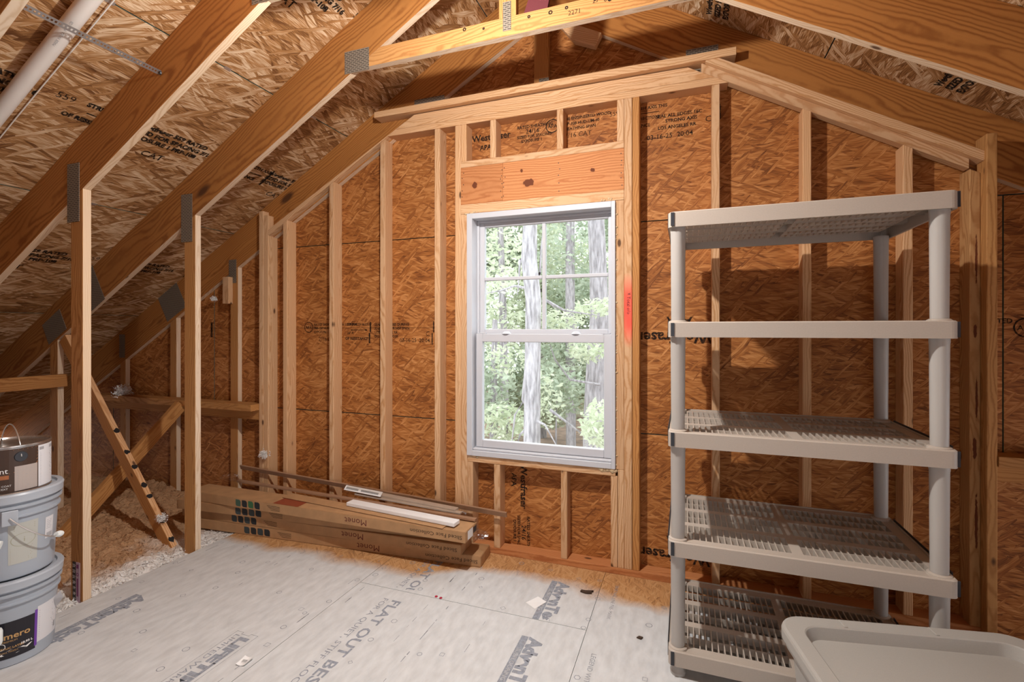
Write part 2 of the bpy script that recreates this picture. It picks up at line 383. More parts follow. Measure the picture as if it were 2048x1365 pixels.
# ------------------------------------------------------------------ floor
floor = thing('floor', (0, 1.5, 0), 'grey printed subfloor of the attic room', 'floor', kind='structure')
def clip_poly(poly, a, b, c):            # keep a*x+b*y <= c
    out = []
    for i in range(len(poly)):
        p, q = poly[i], poly[(i+1) % len(poly)]; dp, dq = a*p[0]+b*p[1]-c, a*q[0]+b*q[1]-c
        if dp <= 0: out.append(p)
        if (dp < 0 < dq) or (dq < 0 < dp):
            t = dp/(dp-dq); out.append((p[0]+(q[0]-p[0])*t, p[1]+(q[1]-p[1])*t))
    return out
def sheet(name, polys, th, mat, M, parent, edge=True):
    """panel from convex polygons in the local XY plane, top face at z=0, thickness downwards"""
    bm = bmesh.new()
    for poly in polys:
        if len(poly) < 3: continue
        A = [bm.verts.new((x,y,0)) for x, y in poly]; B = [bm.verts.new((x,y,-th)) for x, y in poly]
        bm.faces.new(A); bm.faces.new(B[::-1])
        for i in range(len(poly)):
            j = (i+1) % len(poly); f = bm.faces.new((A[i], B[i], B[j], A[j])); f.material_index = 1 if edge else 0
    bmesh.ops.recalc_face_normals(bm, faces=bm.faces[:])
    return bmobj(name, bm, [mat, M_EDGE], M, parent)
FP = []
g = 0.0010
for xa, xb, cuts in ((FX0, -1.650, (-2.3, 1.05, 2.722)), (-1.650, -0.424, (-2.3, -0.273, 2.167, 2.722)), (-0.424, 0.800, (-2.3, 0.95, 2.722)), (0.800, FX1, (-2.3, -0.1, 2.34, 2.722))):
    for ya, yb in zip(cuts, cuts[1:]):
        M = frame((xa, ya, 0), (0,1,0), (-1,0,0))      # grain runs along y; local x = world y
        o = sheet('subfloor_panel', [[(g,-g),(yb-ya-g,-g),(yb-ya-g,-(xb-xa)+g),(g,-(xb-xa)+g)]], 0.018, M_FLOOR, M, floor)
        FP.append((xa, xb, ya, yb, o))
def fpanel(x, y):
    for xa, xb, ya, yb, o in FP:
        if xa <= x <= xb and ya <= y <= yb: return o
    return FP[0][4]
boxw('floor_joist_deck', FX0+.02, FX1-.02, -2.3, 2.72, -0.25, -0.0185, M_TRUSS, floor, 0)
# print on the floor: baseline runs towards the viewer (-y), letter tops point to +x
def fprint(p, name, mat, x, y): return p.build(name, mat, (x, y, 0), (0,-1,0), (1,0,0), fpanel(x, y))
for (x, y, u0, u1) in ((-1.385, 2.078, 0, 9), (-1.385, 2.52, 0, 0.348)):
    p = Print(); p.text('FLAT OUT BEST', 0.072, 0, 0, bold=.0015, fit=0.66); p.text('FOR A QUIET, STIFF FLOOR', 0.040, 0, -.052, fit=0.66)
    p.clip(lambda u, v: u < u1); fprint(p, 'printed_lettering', M_INKF, x, y)
def advan(x, y, u1, s=1.0):
    p = Print(); p.text('AdvanTech', 0.085*s, 0.008, 0, bold=.005, fit=0.42*s); p.clip(lambda u, v: u < u1)
    fprint(p, 'printed_lettering', M_INKF, x, y)
    b = Print(); n = 40
    L = min(u1, 0.40*s)
    b.rect(0.012, -.040*s, L, -.008*s); fprint(b, 'printed_bar', M_INKF, x, y)
    t = Print(); t.text('SUBFLOORING', 0.026*s, 0.10, -.033*s, fit=.2*s); t.clip(lambda u, v: u < u1)
    t.build('reversed_lettering', M_INKREV, (x, y, 0), (0,-1,0), (1,0,0), fpanel(x, y), 0.0011)
M_INKREV = ink('pale_grey_lettering', (0.55, 0.55, 0.56), 0.2)
advan(-0.642, 2.545, 0.376); advan(-0.646, 2.045, 0.60); advan(-2.622, 1.69, 0.60, 0.95)
p = Print(); x0, y0 = -1.905, 1.63
w = .0022; L = .52; H_ = .122
p.rect(0, 0, L, w); p.rect(0, H_-w, L, H_); p.rect(0, 0, w, H_*.3); p.rect(0, H_*.66, w, H_); p.rect(0,H_*.3,.012,H_*.3+w); p.rect(0,H_*.66,.012,H_*.66+w); p.rect(.012,H_*.3,.012+w,H_*.68)
fprint(p, 'printed_border', M_INKL, x0, y0)
p = Print(); p.text('LIFETIME', 0.066, .028, .055, bold=.004, fit=.38); p.text('LIMITED WARRANTY', .034, .022, .016, fit=.44); fprint(p, 'printed_lettering', M_INKF, x0, y0)
p = Print(); p.text('LEGEND WITH O-CIT', .030, 0, 0); fprint(p, 'printed_lettering', M_INKL, -0.372, 2.02)
p = Print(); p.text('SAVE NAIL LINE PRE- MARK', .026, 0, 0); fprint(p, 'printed_lettering', M_INKL, -0.352, 2.60)
rr = random.Random(3)
marks = [(-.10,2.47),(-.16,2.30),(-.15,1.94),(-.44,2.62),(-.55,2.60),(-.72,2.64),(-.90,2.66),(-.42,2.44),(-.40,1.86),(-.43,2.25),(-.44,2.18),(-.17,1.74),
  (-.84,2.20),(-1.02,2.34),(-1.05,2.42),(-.96,1.80),(-1.05,1.77),(-.80,1.67),(-1.28,1.93),(-1.30,1.78),(-1.29,1.63),(-1.33,2.30),(-1.31,2.215),
  (-1.62,2.34),(-1.62,2.26),(-1.68,2.18),(-1.68,1.96),(-1.72,1.84),(-1.76,1.86),(-1.73,1.72),(-1.70,1.60),(-1.72,2.5),(-2.0,2.19),(-2.3,2.17),(-1.98,1.94),(-2.33,1.86),(-2.36,2.02),(-2.44,2.12),
  (-2.63,1.95),(-2.76,1.77),(-2.70,1.62),(-2.5,1.58),(-2.42,1.75),(-2.55,1.38),(-2.3,1.48),(-2.2,1.38),(-2.0,1.46),(-1.98,1.34),(-2.8,1.98),(-2.6,2.28),(-2.2,2.33),(-1.95,2.38),(-1.5,2.45)]
per = {}
for x, y in marks: per.setdefault(fpanel(x, y).name, (fpanel(x, y), []))[1].append((x, y))
for nm, (o, ms) in per.items():
    p = Print()
    for x, y in ms:
        k = rr.choice((4, 4, 12, 6)); p.ring(-y, x, rr.uniform(.011, .016), .0028, k, rr.choice((0, math.pi/4)))
    p.build('printed_nail_mark', M_INKF, (0,0,0), (0,-1,0), (1,0,0), o)
p = Print()
for i in range(70): # faint rows of tiny guide dashes
    x = rr.choice((-1.10, -1.20, -0.88, -1.60, -1.70, -2.24, -2.78)); y = rr.uniform(1.3, 2.55)
    if x == -.88 and y > 2.1: continue
    p.rect(-y, x, -y+rr.uniform(.012, .05), x+rr.uniform(.0015, .005))
p.build('printed_guide_dash', M_INKL, (0,0,0), (0,-1,0), (1,0,0), floor)

# ------------------------------------------------------------------ gable wall
wall = thing('wall_back', ((FX0+FX1)/2, YW, 0), 'gable end wall of orange strand board and pine studs', 'wall', kind='structure')
WX0, WX1, WZ0, WZ1 = -1.262, -0.374, 0.60, 2.062          # window opening
def wpanel(xa, xb, za, zb):
    rects = []
    if xb > WX0 and xa < WX1 and zb > WZ0 and za < WZ1:
        if xa < WX0: rects.append((xa, WX0, za, zb))
        if xb > WX1: rects.append((WX1, xb, za, zb))
        a, b = max(xa, WX0), min(xb, WX1)
        if za < WZ0: rects.append((a, b, za, WZ0))
        if zb > WZ1: rects.append((a, b, WZ1, zb))
    else: rects.append((xa, xb, za, zb))
    polys = []
    for (a, b, c, d) in rects:
        pl = [(a,c),(b,c),(b,d),(a,d)]
        pl = clip_poly(pl, -SL, 1, ZR-SL*XR); pl = clip_poly(pl, SL, 1, ZR+SL*XR)
        if len(pl) > 2: polys.append([(x-xa, z-za) for x, z in pl])
    if polys:
        # local X = world x, local Y = world z, outward normal towards the room (-y)
        return sheet('sheathing_panel', polys, 0.011, M_OSBW, frame((xa, YO, za), (1,0,0), (0,0,1)), wall)
e = 0.0028
wp = {}
for r_, (za, zb, xs) in enumerate(((-0.3, 0.775, (-6.6,-4.75,-2.31,0.146,2.585,5.0)), (0.775, 1.970, (-6.0,-3.53,-1.09,1.35,3.8)), (1.970, 3.185, (-4.6,-2.31,0.146,2.585)), (3.185, 3.6, (-2.3, 0.7)))):
    for xa, xb in zip(xs, xs[1:]):
        o = wpanel(xa+e, xb-e, za+e, zb-e)
        if o: wp[(r_, xa)] = o
M_WRAP = plain('building_paper', (0.035, 0.045, 0.042), 0.8)
def backing():
    polys = []
    for (a, b, c, d) in ((-7.0, WX0, -.3, 3.6), (WX1, 5.2, -.3, 3.6), (WX0, WX1, -.3, WZ0), (WX0, WX1, WZ1, 3.6)):
        pl = clip_poly(clip_poly([(a,c),(b,c),(b,d),(a,d)], -SL, 1, ZR-SL*XR), SL, 1, ZR+SL*XR)
        if len(pl) > 2: polys.append(pl)
    return sheet('building_wrap', polys, 0.004, M_WRAP, frame((0, YO+.0115, 0), (1,0,0), (0,0,1)), wall, edge=False)
backing()  # wrap added behind the panels to keep sky light out of the seams
# framing: y from YW to YO
def vstud(name, xa, xb, z0, ztop, mat=None, ya=YW, yb=YO-.0005):
    """upright; ztop is a height or a function of x"""
    f = ztop if callable(ztop) else (lambda x: ztop)
    return prism(name, [(xa,z0),(xb,z0),(xb,f(xb)),(xa,f(xa))], ya, yb, (0,1), mat or M_STUD, wall, 0.0028)
lsl = lambda x: 3.700 + 0.573*x          # underside of the left raked plate
rsl = lambda x: 2.762 - 0.572*x          # underside of the right raked plates
ZP = 2.638
boxw('bottom_plate', -2.96, 1.262, YW, YO-.0005, 0.001, 0.037, M_HEAD, wall)
for xa in (-2.742, -2.331, -1.914, -1.505):
    vstud('stud', xa, xa+.039, 0.037, (lambda x: min(lsl(x), ZP)))
for xa in (0.127, 0.540, 0.947):
    vstud('stud', xa, xa+.038, 0.037, (lambda x: min(rsl(x), ZP)))
vstud('corner_stud', -2.968, -2.926, 0.0, 2.235, ya=YW-.001); vstud('corner_stud', -2.925, -2.880, 0.0, 2.20)
vstud('corner_stud', 1.192, 1.230, 0.037, rsl, M_CORN); vstud('corner_stud', 1.2305, 1.268, 0.0, 2.215, M_TRUSS, ya=2.675, yb=2.7642)
vstud('king_stud', -1.360, -1.3205, 0.037, ZP)
vstud('jack_stud', -1.3200, -1.2735, 0.037, 2.080)
vstud('cripple_stud', -1.2730, -1.238, 0.037, 0.545)
vstud('cripple_stud', -1.098, -1.058, 0.037, 0.545); vstud('cripple_stud', -0.681, -0.644, 0.037, 0.545)
vstud('cripple_stud', -0.395, -0.3580, 0.037, 0.545)
vstud('jack_stud', -0.3678, -0.3225, 0.583, 2.080); vstud('jack_stud', -0.3560, -0.3225, 0.037, 0.5825)
ks = vstud('king_stud', -0.322, -0.2795, 0.037, ZP, M_STUDRED)
vstud('king_stud', -0.277, -0.240, 0.037, ZP, M_TRUSS, ya=YW-.001)
for xa in (-1.3195, -1.123, -0.705, -0.3605): vstud('cripple_stud', xa, xa+.0375, 2.406, ZP)
boxw('sill_plate', -1.2730, -0.3690, YW-.002, YO-.0005, 0.545, 0.583, M_STUD, wall)
boxw('header_plate', -1.320, -0.3225, YW-.002, YO-.0005, 2.368, 2.406, M_STUD, wall)
boxw('header_board', -1.320, -1.0405, YW, YO-.0005, 2.137, 2.368, M_HEADL, wall); boxw('header_board', -1.040, -0.3225, YW, YO-.0005, 2.137, 2.368, M_HEADK, wall)
boxw('header_plate', -1.320, -0.3225, YW-.002, YO-.0005, 2.0800, 2.137, M_STUD, wall)
nl = Print()
for xs_, n_ in ((-1.305, 5), (-1.05, 6), (-1.03, 5), (-.69, 5), (-.338, 6)):
    for i in range(n_): nl.ring(xs_+rr.uniform(-.006,.006), 2.155+.195*(i+.5)/n_+rr.uniform(-.012,.012), .0032, .0032, 7)
nl.build('nail_head', M_BLACK, (0, YW, 0), (1,0,0), (0,0,1), wall)['kind'] = 'stuff'
# top plates
prism('top_plate', [(-1.855,ZP),(0.206,ZP),(0.142,2.6755),(-1.790,2.6755)], YW, YO-.0005, (1,0), M_STUD, wall)
prism('top_plate', [(-1.789,2.676),(0.141,2.676),(0.075,2.7135),(-1.722,2.7135)], YW-.001, YG-.0005, (1,0), M_STUD, wall)
prism('top_plate', [(-1.721,2.714),(0.074,2.714),(0.010,2.7515),(-1.655,2.7515)], YW, YG-.0005, (1,0), M_STUD, wall)
boxw('top_plate', -1.935, 0.240, YW-.036, YG-.0005, 2.757, 2.796, M_STUD, wall)
prism('raked_plate', [(-2.879,lsl(-2.879)),(-1.856,ZP),(-1.790,2.6755),(-1.7215,2.7145),(-2.879,lsl(-2.879)+.0445)], YW-.001, YG-.0005, (1,.573), M_STUD, wall)
prism('raked_plate', [(0.207,ZP+.0002),(1.190,rsl(1.190)),(1.190,rsl(1.190)+.0435),(0.076,rsl(.076)+.0435),(.076,2.7135)], YW, YG-.0005, (1,-.572), M_STUD, wall)
prism('raked_plate', [(0.094,rsl(.094)+.044),(1.229,rsl(1.229)+.044),(1.248,rsl(1.248)+.088),(0.115,rsl(.115)+.088)], YW-.028, YG-.0005, (1,-.572), M_STUD, wall)
boxw('blocking', -4.75, -2.970, YW-.07, YG-.0005, 0.765, 0.812, M_TRUSS, wall); boxw('blocking', -4.75, -2.970, YG-.040, YG-.001, 0.690, 0.764, M_TRUSS, wall)
boxw('blocking', 1.269, 2.9, YW-.05, YG-.0005, 0.767, 0.812, M_TRUSS, wall); boxw('blocking', 1.269, 2.9, YG-.040, YG-.001, 0.690, 0.766, M_TRUSS, wall)

# stamps on the wall sheathing
PY = (0, 0, 1)
def stamp(p, x, z, panel, rot=0, mat=None):
    c, s = math.cos(rot), math.sin(rot)
    p.build('printed_stamp', mat or M_INK, (x, YO, z), (c,0,s), (-s,0,c), panel)
def apa_logo(p, u, v, r):
    p.ring(u, v, r, r*.14, 20); p.text('APA', r*.75, u, v-r*.28, bold=.0006, align='CENTER')
def grade_stamp(p, u, v, k=1.0):
    p.text('Westfraser', .062*k, u, v, bold=.0016); p.text('APA', .045*k, u+.06*k, v-.062*k, bold=.0014)
    p.text('RATED SHEATHING', .028*k, u+.33*k, v+.042*k, bold=.0008); p.text('24/16', .042*k, u+.39*k, v+.006*k, bold=.0006)
    p.text('SIZED FOR SPACING', .026*k, u+.33*k, v-.022*k, bold=.0008); p.text('EXPOSURE 1', .026*k, u+.36*k, v-.050*k, bold=.0008)
    return p
p = grade_stamp(Print(), 0, 0, .92); stamp(p, -1.283, 2.555, wp[(2,-2.31)])
p = Print(); apa_logo(p, .045, .03, .042)
for i, t in enumerate(('THE ENGINEERED WOOD', 'PRP-108 HUD-UM-40', 'SHEATHING SPAN')): p.text(t, .024, .11, .05-.03*i, bold=.0007)
p.text('7/16 CAT', .040, .12, -.055); p.text('559', .036, .385, .035); p.text('STRENGTH AXIS THIS', .024, .47, .045, bold=.0007); p.rect(.48,.022,.66,.026); p.poly([(.48,.024),(.50,.034),(.50,.014)])
p.text('DIRECTION', .024, .53, -.012, bold=.0007); p.text('OF RESISTANCE', .024, .44, -.052, bold=.0007)
stamp(p, -0.80, 2.555, wp[(2,-2.31)])
def datestamp(p, u, v, last='03-16-25  20:04'):
    p.text('SEAL ALL EDGES 16C', .026, u+.02, v+.085, bold=.0008); p.text('STRONG AXIS', .026, u+.07, v+.055, bold=.0008); p.text('LOS ANGELES RR', .026, u+.03, v+.020, bold=.0008)
    p.text('C', .045, u+.275, v+.03); p.text(last, .038, u-.03, v-.03, bold=.0004); p.rect(u+.33,v-.04,u+.338,v+.04); p.rect(u+.345,v+.035,u+.353,v+.115); return p
p = datestamp(Print(), 0, 0); p.rect(-.10,-.03,-.06,-.01); p.text('ER', .03, -.10, .06, bold=.001); stamp(p, -0.178, 2.455, wp[(2,-2.31)])
p = Print(); apa_logo(p, .03, .0, .04); p.text('LIST.', .024, -.17, .02, bold=.0008); p.text('ATION', .024, -.17, -.03, bold=.0008)
for i, t in enumerate(('RATED SHEATHING 24/16 SIZED FOR', 'PRP-108 HUD-UM-40', 'EXPOSURE 1 559')): p.text(t, .023, .08, .012-.027*i, bold=.0007)
p.text('7/16 CAT', .040, .12, -.10)
for i, t in enumerate(('STRENGTH AXIS', '', '16" X')): p.text(t, .024, .37, .012-.03*i, bold=.0007)
p.rect(.40,-.022,.54,-.018); p.poly([(.40,-.020),(.415,-.012),(.415,-.028)]); p.poly([(.54,-.020),(.525,-.012),(.525,-.028)]); p.text('OF RESISTANCE', .027, .355, -.088, bold=.001)
p.rect(.56,-.035,.572,.035); p.rect(.552,-.11,.564,-.04)
for i, t in enumerate(('SEAL ALL EDGES DURING', 'AND UNDER ROOF SPAN', 'LOS ANGELES RR', 'DO NOT EXPOSE')): p.text(t, .024, .60, .010-.027*i, bold=.0008)
p.text('C', .045, 1.0, -.06); p.text('03-16-25  20:04', .036, .80, -.10, bold=.0004); p.rect(1.045,-.115,1.053,-.04); p.rect(1.055,-.035,1.063,.04)
stamp(p, -2.62, 1.378, wp[(1,-3.53)])
p = Print().rect(-1.2, 0, 1.2, .0022); stamp(p, -2.35, 1.372, wp[(1,-3.53)])          # snapped chalk line
p = Print().rect(-.02, -.06, .0, .06); p.rect(.6,-.05,.615,.05); stamp(p, -3.55, 1.36, wp[(1,-3.53)])
p = Print(); p.text('Westfraser', .085, 0, 0, bold=.0022); p.text('APA', .07, .10, -.085, bold=.002); stamp(p, 0.13, 1.345, wp[(1,-1.09)], math.pi)
p = grade_stamp(Print(), 0, 0, .95); p.rect(-.07,-.012,-.03,.07); p.rect(-.015,-.012,.0,.07); stamp(p, -0.955, 0.53, wp[(0,-2.31)], -math.pi/2)
p = Print(); p.text('Westfraser', .08, 0, 0, bold=.002); p.text('APA', .065, .10, -.08, bold=.002); stamp(p, 0.12, 0.135, wp[(0,-2.31)], math.pi)
p = Print(); p.text('7/16 CAT', .040, 0, 0, bold=.0004); p.text('03-16-25', .036, .42, -.02, bold=.0004); stamp(p, 0.40, 0.15, wp[(0,0.146)])
p = Print(); apa_logo(p, 0, 0, .045); p.text('RATED', .03, -.14, .02, bold=.001); p.text('SHEATHING', .03, .06, .0, bold=.001); stamp(p, 1.43, 1.37, wp[(1,1.35)])
p = Print(); p.text('- Total o/o', .026, 0, 0); p.text('v', .03, -.004, .006)
p.build('marker_scribble', M_BLACK, (-.306, YW, 1.560), (0,0,-1), (1,0,0), ks)

# ------------------------------------------------------------------ roof deck (ceiling)
ceil = thing('ceiling', (XR, 1.0, ZR), 'sloping underside of the strand board roof deck', 'ceiling', kind='structure')
seams = [0.0, 0.435, 1.650, 2.868, 4.120, 5.335, 6.55]
RP = {}
for side in (-1, 1):
    for i, (sa, sb) in enumerate(zip(seams, seams[1:])):
        if side == 1 and i > 4: continue
        ys = (-2.35, -0.30, 2.14, 2.85) if i % 2 else (-2.35, 0.92, 2.85)
        for ya, yb in zip(ys, ys[1:]):
            # local X along y (ridge direction), local Y down the slope, z=0 face looks into the room
            D = Vector((side*CA, 0, -SA)); o0 = Vector((XR, ya, ZR)) + D*sa
            if side == 1: M = frame(o0, (0,1,0), D)
            else: M = frame(o0 + Vector((0, yb-ya, 0)), (0,-1,0), D)
            nrm = M.to_3x3() @ Vector((0,0,1))
            if nrm.z > 0: raise Exception('roof frame')
            o = sheet('roof_panel', [[(e,e),(yb-ya-e,e),(yb-ya-e,sb-sa-e),(e,sb-sa-e)]], 0.012, M_OSBR, M, ceil)
            RP[(side, i, ya)] = (o, M, o0, D)
for side in (-1, 1):                       # felt over the deck, added to stop light leaking through the seams
    D = Vector((side*CA, 0, -SA)); nU = Vector((SA*side, 0, CA)); L = 6.55 if side == -1 else 5.335
    M = frame(Vector((XR, -2.35, ZR)) + nU*.0125, (0,1,0), D)
    sgn = 1 if (M.to_3x3() @ Vector((0,0,1))).z > 0 else -1
    bm = bmesh.new(); box_bm(bm, 0, 5.2, 0, L, *( (0, .004) if sgn > 0 else (-.004, 0))); bmobj('roofing_felt', bm, M_WRAP, M, ceil)
def rstamp(p, side, s, y, mat=None, rot=0):
    """print on the roof underside; u along +y for the left slope, v up the slope"""
    D = Vector((side*CA, 0, -SA)); P0 = Vector((XR, y, ZR)) + D*s
    key = [k for k in RP if k[0] == side and seams[k[1]] <= s < seams[k[1]+1]]
    key = sorted([k for k in key if k[2] <= y], key=lambda k: k[2])[-1]
    U = Vector((0, 1, 0)) if side == -1 else Vector((0, -1, 0))
    return p.build('printed_stamp', mat or M_INK, P0, U, -D, RP[key][0], 0.0008)
def roof_block():
    p = Print()
    for i, t in enumerate(('Westfraser 559 RATED', 'SIZED FOR SPACING 7/16', 'EXPOSURE 1 PRP-108')): p.text(t, .040, 0, -.045*i, bold=.0024)
    p.text('CAT', .06, .12, -.19, bold=.001); p.text('559', .05, .50, -.01); p.text('STRENGTH AXIS', .034, .62, .0, bold=.0022); p.rect(.64,-.045,.82,-.038); p.text('OF RESISTANCE', .034, .56, -.10, bold=.0022); p.rect(.86,-.12,.875,.04)
    return p
rstamp(roof_block(), -1, 2.20, 1.70); rstamp(roof_block(), -1, 2.20, .86); rstamp(roof_block(), -1, 1.0, 1.62); rstamp(roof_block(), -1, 3.40, 1.55); rstamp(roof_block(), -1, 3.40, 2.2)
rstamp(roof_block(), -1, 2.20, 2.55); rstamp(roof_block(), 1, 2.15, 2.70); rstamp(roof_block(), 1, 1.05, 2.72)
for (s, y) in ((1.65, 1.30), (1.65, 1.84), (2.868, 1.83), (1.65, 2.45)):     # panel clips in the seam
    D = Vector((-CA, 0, -SA)); c = Vector((XR, y, ZR)) + D*s; n = Vector((0,1,0)).cross(D)
    b = bmesh.new(); box_bm(b, -.018, .018, -.008, .008, -.002, .003); bmobj('panel_clip', b, M_WIRE, frame(c, (0,1,0), D), ceil)

# opposite gable, out of view behind the viewer, with an opening added to let in fill light
wf = thing('wall_front', (XR, -2.33, 0), 'unseen gable wall behind the viewer, its opening added for fill light', 'wall', kind='structure')
OX0, OX1, OZ0, OZ1 = -0.45, 0.75, 0.6, 1.9
for (a, b, c, d) in ((-7.2, OX0, -.3, 3.6), (OX1, 5.2, -.3, 3.6), (OX0, OX1, -.3, OZ0), (OX0, OX1, OZ1, 3.6)):
    pl = clip_poly(clip_poly([(a,c),(b,c),(b,d),(a,d)], -SL, 1, ZR-SL*XR), SL, 1, ZR+SL*XR)
    if len(pl) > 2: sheet('sheathing_panel', [[(-x, z) for x, z in pl]], 0.011, M_OSBW, frame((0, -2.33, 0), (-1,0,0), (0,0,1)), wf)
# ------------------------------------------------------------------ trusses
def plate(name, x0, x1, z0, z1, y, parent, rot=0, cx=None):
    cx = (x0+x1)/2; cz = (z0+z1)/2; w, h = x1-x0, z1-z0
    M = frame((cx, y, cz), (math.cos(rot), 0, math.sin(rot)), (-math.sin(rot), 0, math.cos(rot)))
    bm = bmesh.new(); box_bm(bm, -w/2, w/2, -h/2, h/2, -.0015, .0015); return bmobj(name, bm, M_PLATE, M, parent)
T = 0.038; RT = math.atan(SL)
def truss(y, label, gable=False, full=True):
    t = thing('roof_truss', (XR, y, 0), label, 'roof truss', 'timber roof trusses')
    ya, yb = y, y+T
    XE = -6.3
    prism('top_chord', [(XE,zl(XE)-.001),(XR-.0005,ZR-.001),(XR-.0005,ZR-CH),(XE,zl(XE)-CH)], ya, yb, (1,SL), M_CHORD, t, edge=M_CHORD_LIT)
    XE2 = 4.0
    prism('top_chord', [(XR+.0005,ZR-.001),(XE2,zr_(XE2)-.001),(XE2,zr_(XE2)-CH),(XR+.0005,ZR-CH)], ya, yb, (1,-SL), M_CHORD, t, edge=M_CHORD_LIT)
    def vert(x0, x1, z0, ref):
        f = (lambda x: min(zl(x), zr_(x)) - CH - .0005)
        return prism('post' if ref else 'web', [(x0,z0),(x1,z0),(x1,f(x1)),(x0,f(x0))], ya, yb, (0,1), M_TRUSS, t, edge=M_CHORD_LIT)
    if not gable:
        zc = 2.745; xa = XR - (ZR-CH-zc)/SL; xb = XR + (ZR-CH-zc)/SL; q = .089/SL
        prism('collar_tie', [(xa+.0005,zc),(xb-.0005,zc),(xb-q-.001,zc+.089),(xa+q+.001,zc+.089)], ya, yb, (1,0), M_TRUSS, t, edge=M_CHORD_LIT)
        vert(-2.930, FX0-.002, -0.25, True); vert(FX1+.002, FX1+.096, -0.25, True)
        prism('king_post', [(-.834,2.8345),(-.748,2.8345),(-.748,ZR-CH-.03),(XR,ZR-CH-.001),(-.834,ZR-CH-.03)], ya, yb, (0,1), M_TRUSS, t)
        vert(-4.286, -4.200, -0.2, False)
        # diagonal web from the chord down to the foot of the post
        a = Vector((-4.15, y+T/2, 1.30)); b = Vector((-3.02, y+T/2, -.10))
        d = (b-a).normalized(); pn = Vector((-d.z, 0, d.x))
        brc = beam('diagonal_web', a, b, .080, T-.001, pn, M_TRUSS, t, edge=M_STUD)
        yp = y-.0012
        plate('connector_plate', -1.719, -1.566, 2.728, 2.846, yp, t); plate('connector_plate', 2*XR+1.566, 2*XR+1.719, 2.728, 2.846, yp, t)
        plate('connector_plate', -.813, -.772, 2.768, 2.905, yp, t)
        plate('connector_plate', -2.956, -2.862, 1.904, 2.20, yp, t)
        plate('connector_plate', -4.35, -4.12, 1.30, 1.46, yp, t, RT); plate('connector_plate', -3.94, -3.74, 1.50, 1.78, yp, t, RT)
        t['brace'] = brc.name
    else:
        for x0, x1 in ((-3.31, -3.235), (-3.975, -3.905), (-4.59, -4.525), (1.55, 1.62), (2.2, 2.27)): vert(x0, x1, -0.2, False)
        prism('king_post', [(-.858,2.7965),(-.768,2.7965),(-.768,ZR-CH-.03),(XR,ZR-CH-.001),(-.858,ZR-CH-.03)], ya, yb, (0,1), M_TRUSS, t)
        yp = y-.0012
        plate('connector_plate', -4.09, -3.84, 1.47, 1.74, yp, t, RT); plate('connector_plate', -3.325, -3.25, 1.72, 1.90, yp, t)
        plate('connector_plate', -.825, -.765, 2.80, 2.86, yp, t); plate('connector_plate', -4.60, -4.53, 1.12, 1.32, yp, t)
        plate('connector_plate', -1.68, -1.46, 2.74, 2.87, yp, t); plate('connector_plate', .0, .16, 2.75, 2.87, yp, t)
    return t
tg = truss(YG, 'rear timber truss standing against the gable wall sheathing', gable=True)
t2 = truss(Y2, 'middle timber truss whose tie crosses above the window')
t1 = truss(Y1, 'nearest timber truss with the post beside the stacked paint pails')
t0 = truss(Y1-.587, 'timber truss overhead just outside the top left corner')
# double thickness packer on the gable truss web
boxw('packer', -3.345, -3.285, YG-.040, YG-.001, 1.56, 1.765, M_STUD, tg, along='z')
# black paint dashes on the middle truss' diagonal and ink on its tie
br = bpy.data.objects[t2['brace']]; del t2['brace']; del t1['brace']; del t0['brace']
a = Vector((-4.15, Y2+T/2, 1.30)); b = Vector((-3.02, Y2+T/2, -.10)); d = (b-a).normalized(); pn = Vector((-d.z, 0, d.x)); 
if pn.x < 0: pn = -pn
for i, f in enumerate((.46, .555, .62, .70, .745, .85, .925)):
    c = a.lerp(b, f) + pn*.0402
    bm = bmesh.new(); bmesh.ops.create_circle(bm, cap_ends=True, segments=9, radius=.02)
    for v in bm.verts: v.co.x *= rr.uniform(.5, 1.3); v.co.y *= .93
    bmobj('paint_dash', bm, M_BLACK, frame(c+pn*.0006, d, Vector((0,1,0))), br)
tie = [c for c in t2.children if c.name.startswith('collar_tie')][0]
p = Print()
for i in range(9):
    u = -1.02 + i*.105 + rr.uniform(-.03, .03); p.ring(u, rr.uniform(2.80,2.825), rr.uniform(.006,.011), .006, 7)
p.build('ink_spot', M_INK, (0, Y2, 0), (1,0,0), (0,0,1), tie)
p = Print(); p.text('2271', .03, 0, 0); p.text('27', .03, .11, .03); p.text('08', .03, .16, .025); p.build('ink_stamp', M_INK, (-.50, Y2, 2.775), (1,0,0), (0,0,1), tie)
# ink and paint on other members
# maroon scrap on the middle tie, offcut nailed at the ridge
bm = bmesh.new(); vs = [bm.verts.new(q) for q in ((-.715,0,2.836),(-.60,0,2.836),(-.575,0,2.96),(-.66,0,2.985))]
f = bm.faces.new(vs); ex = bmesh.ops.extrude_face_region(bm, geom=[f]); [setattr(v.co, 'y', .018) for v in ex['geom'] if isinstance(v, bmesh.types.BMVert)]
bmesh.ops.recalc_face_normals(bm, faces=bm.faces[:])
tag(bmobj('scrap_cloth', bm, plain('maroon_cloth', (0.11, 0.018, 0.022), 0.8), Matrix.Translation((0, Y2+.012, 0))), 'dark maroon scrap standing on the middle truss tie near the ridge', 'scrap')
tag(prism('lumber_offcut', [(-.705,3.145),(-.62,3.125),(-.448,3.035),(-.485,2.965),(-.607,3.02)], YG-.042, YG-.001, (1,-.5), M_STUD), 'short pointed lumber offcut nailed at the peak of the gable', 'offcut')
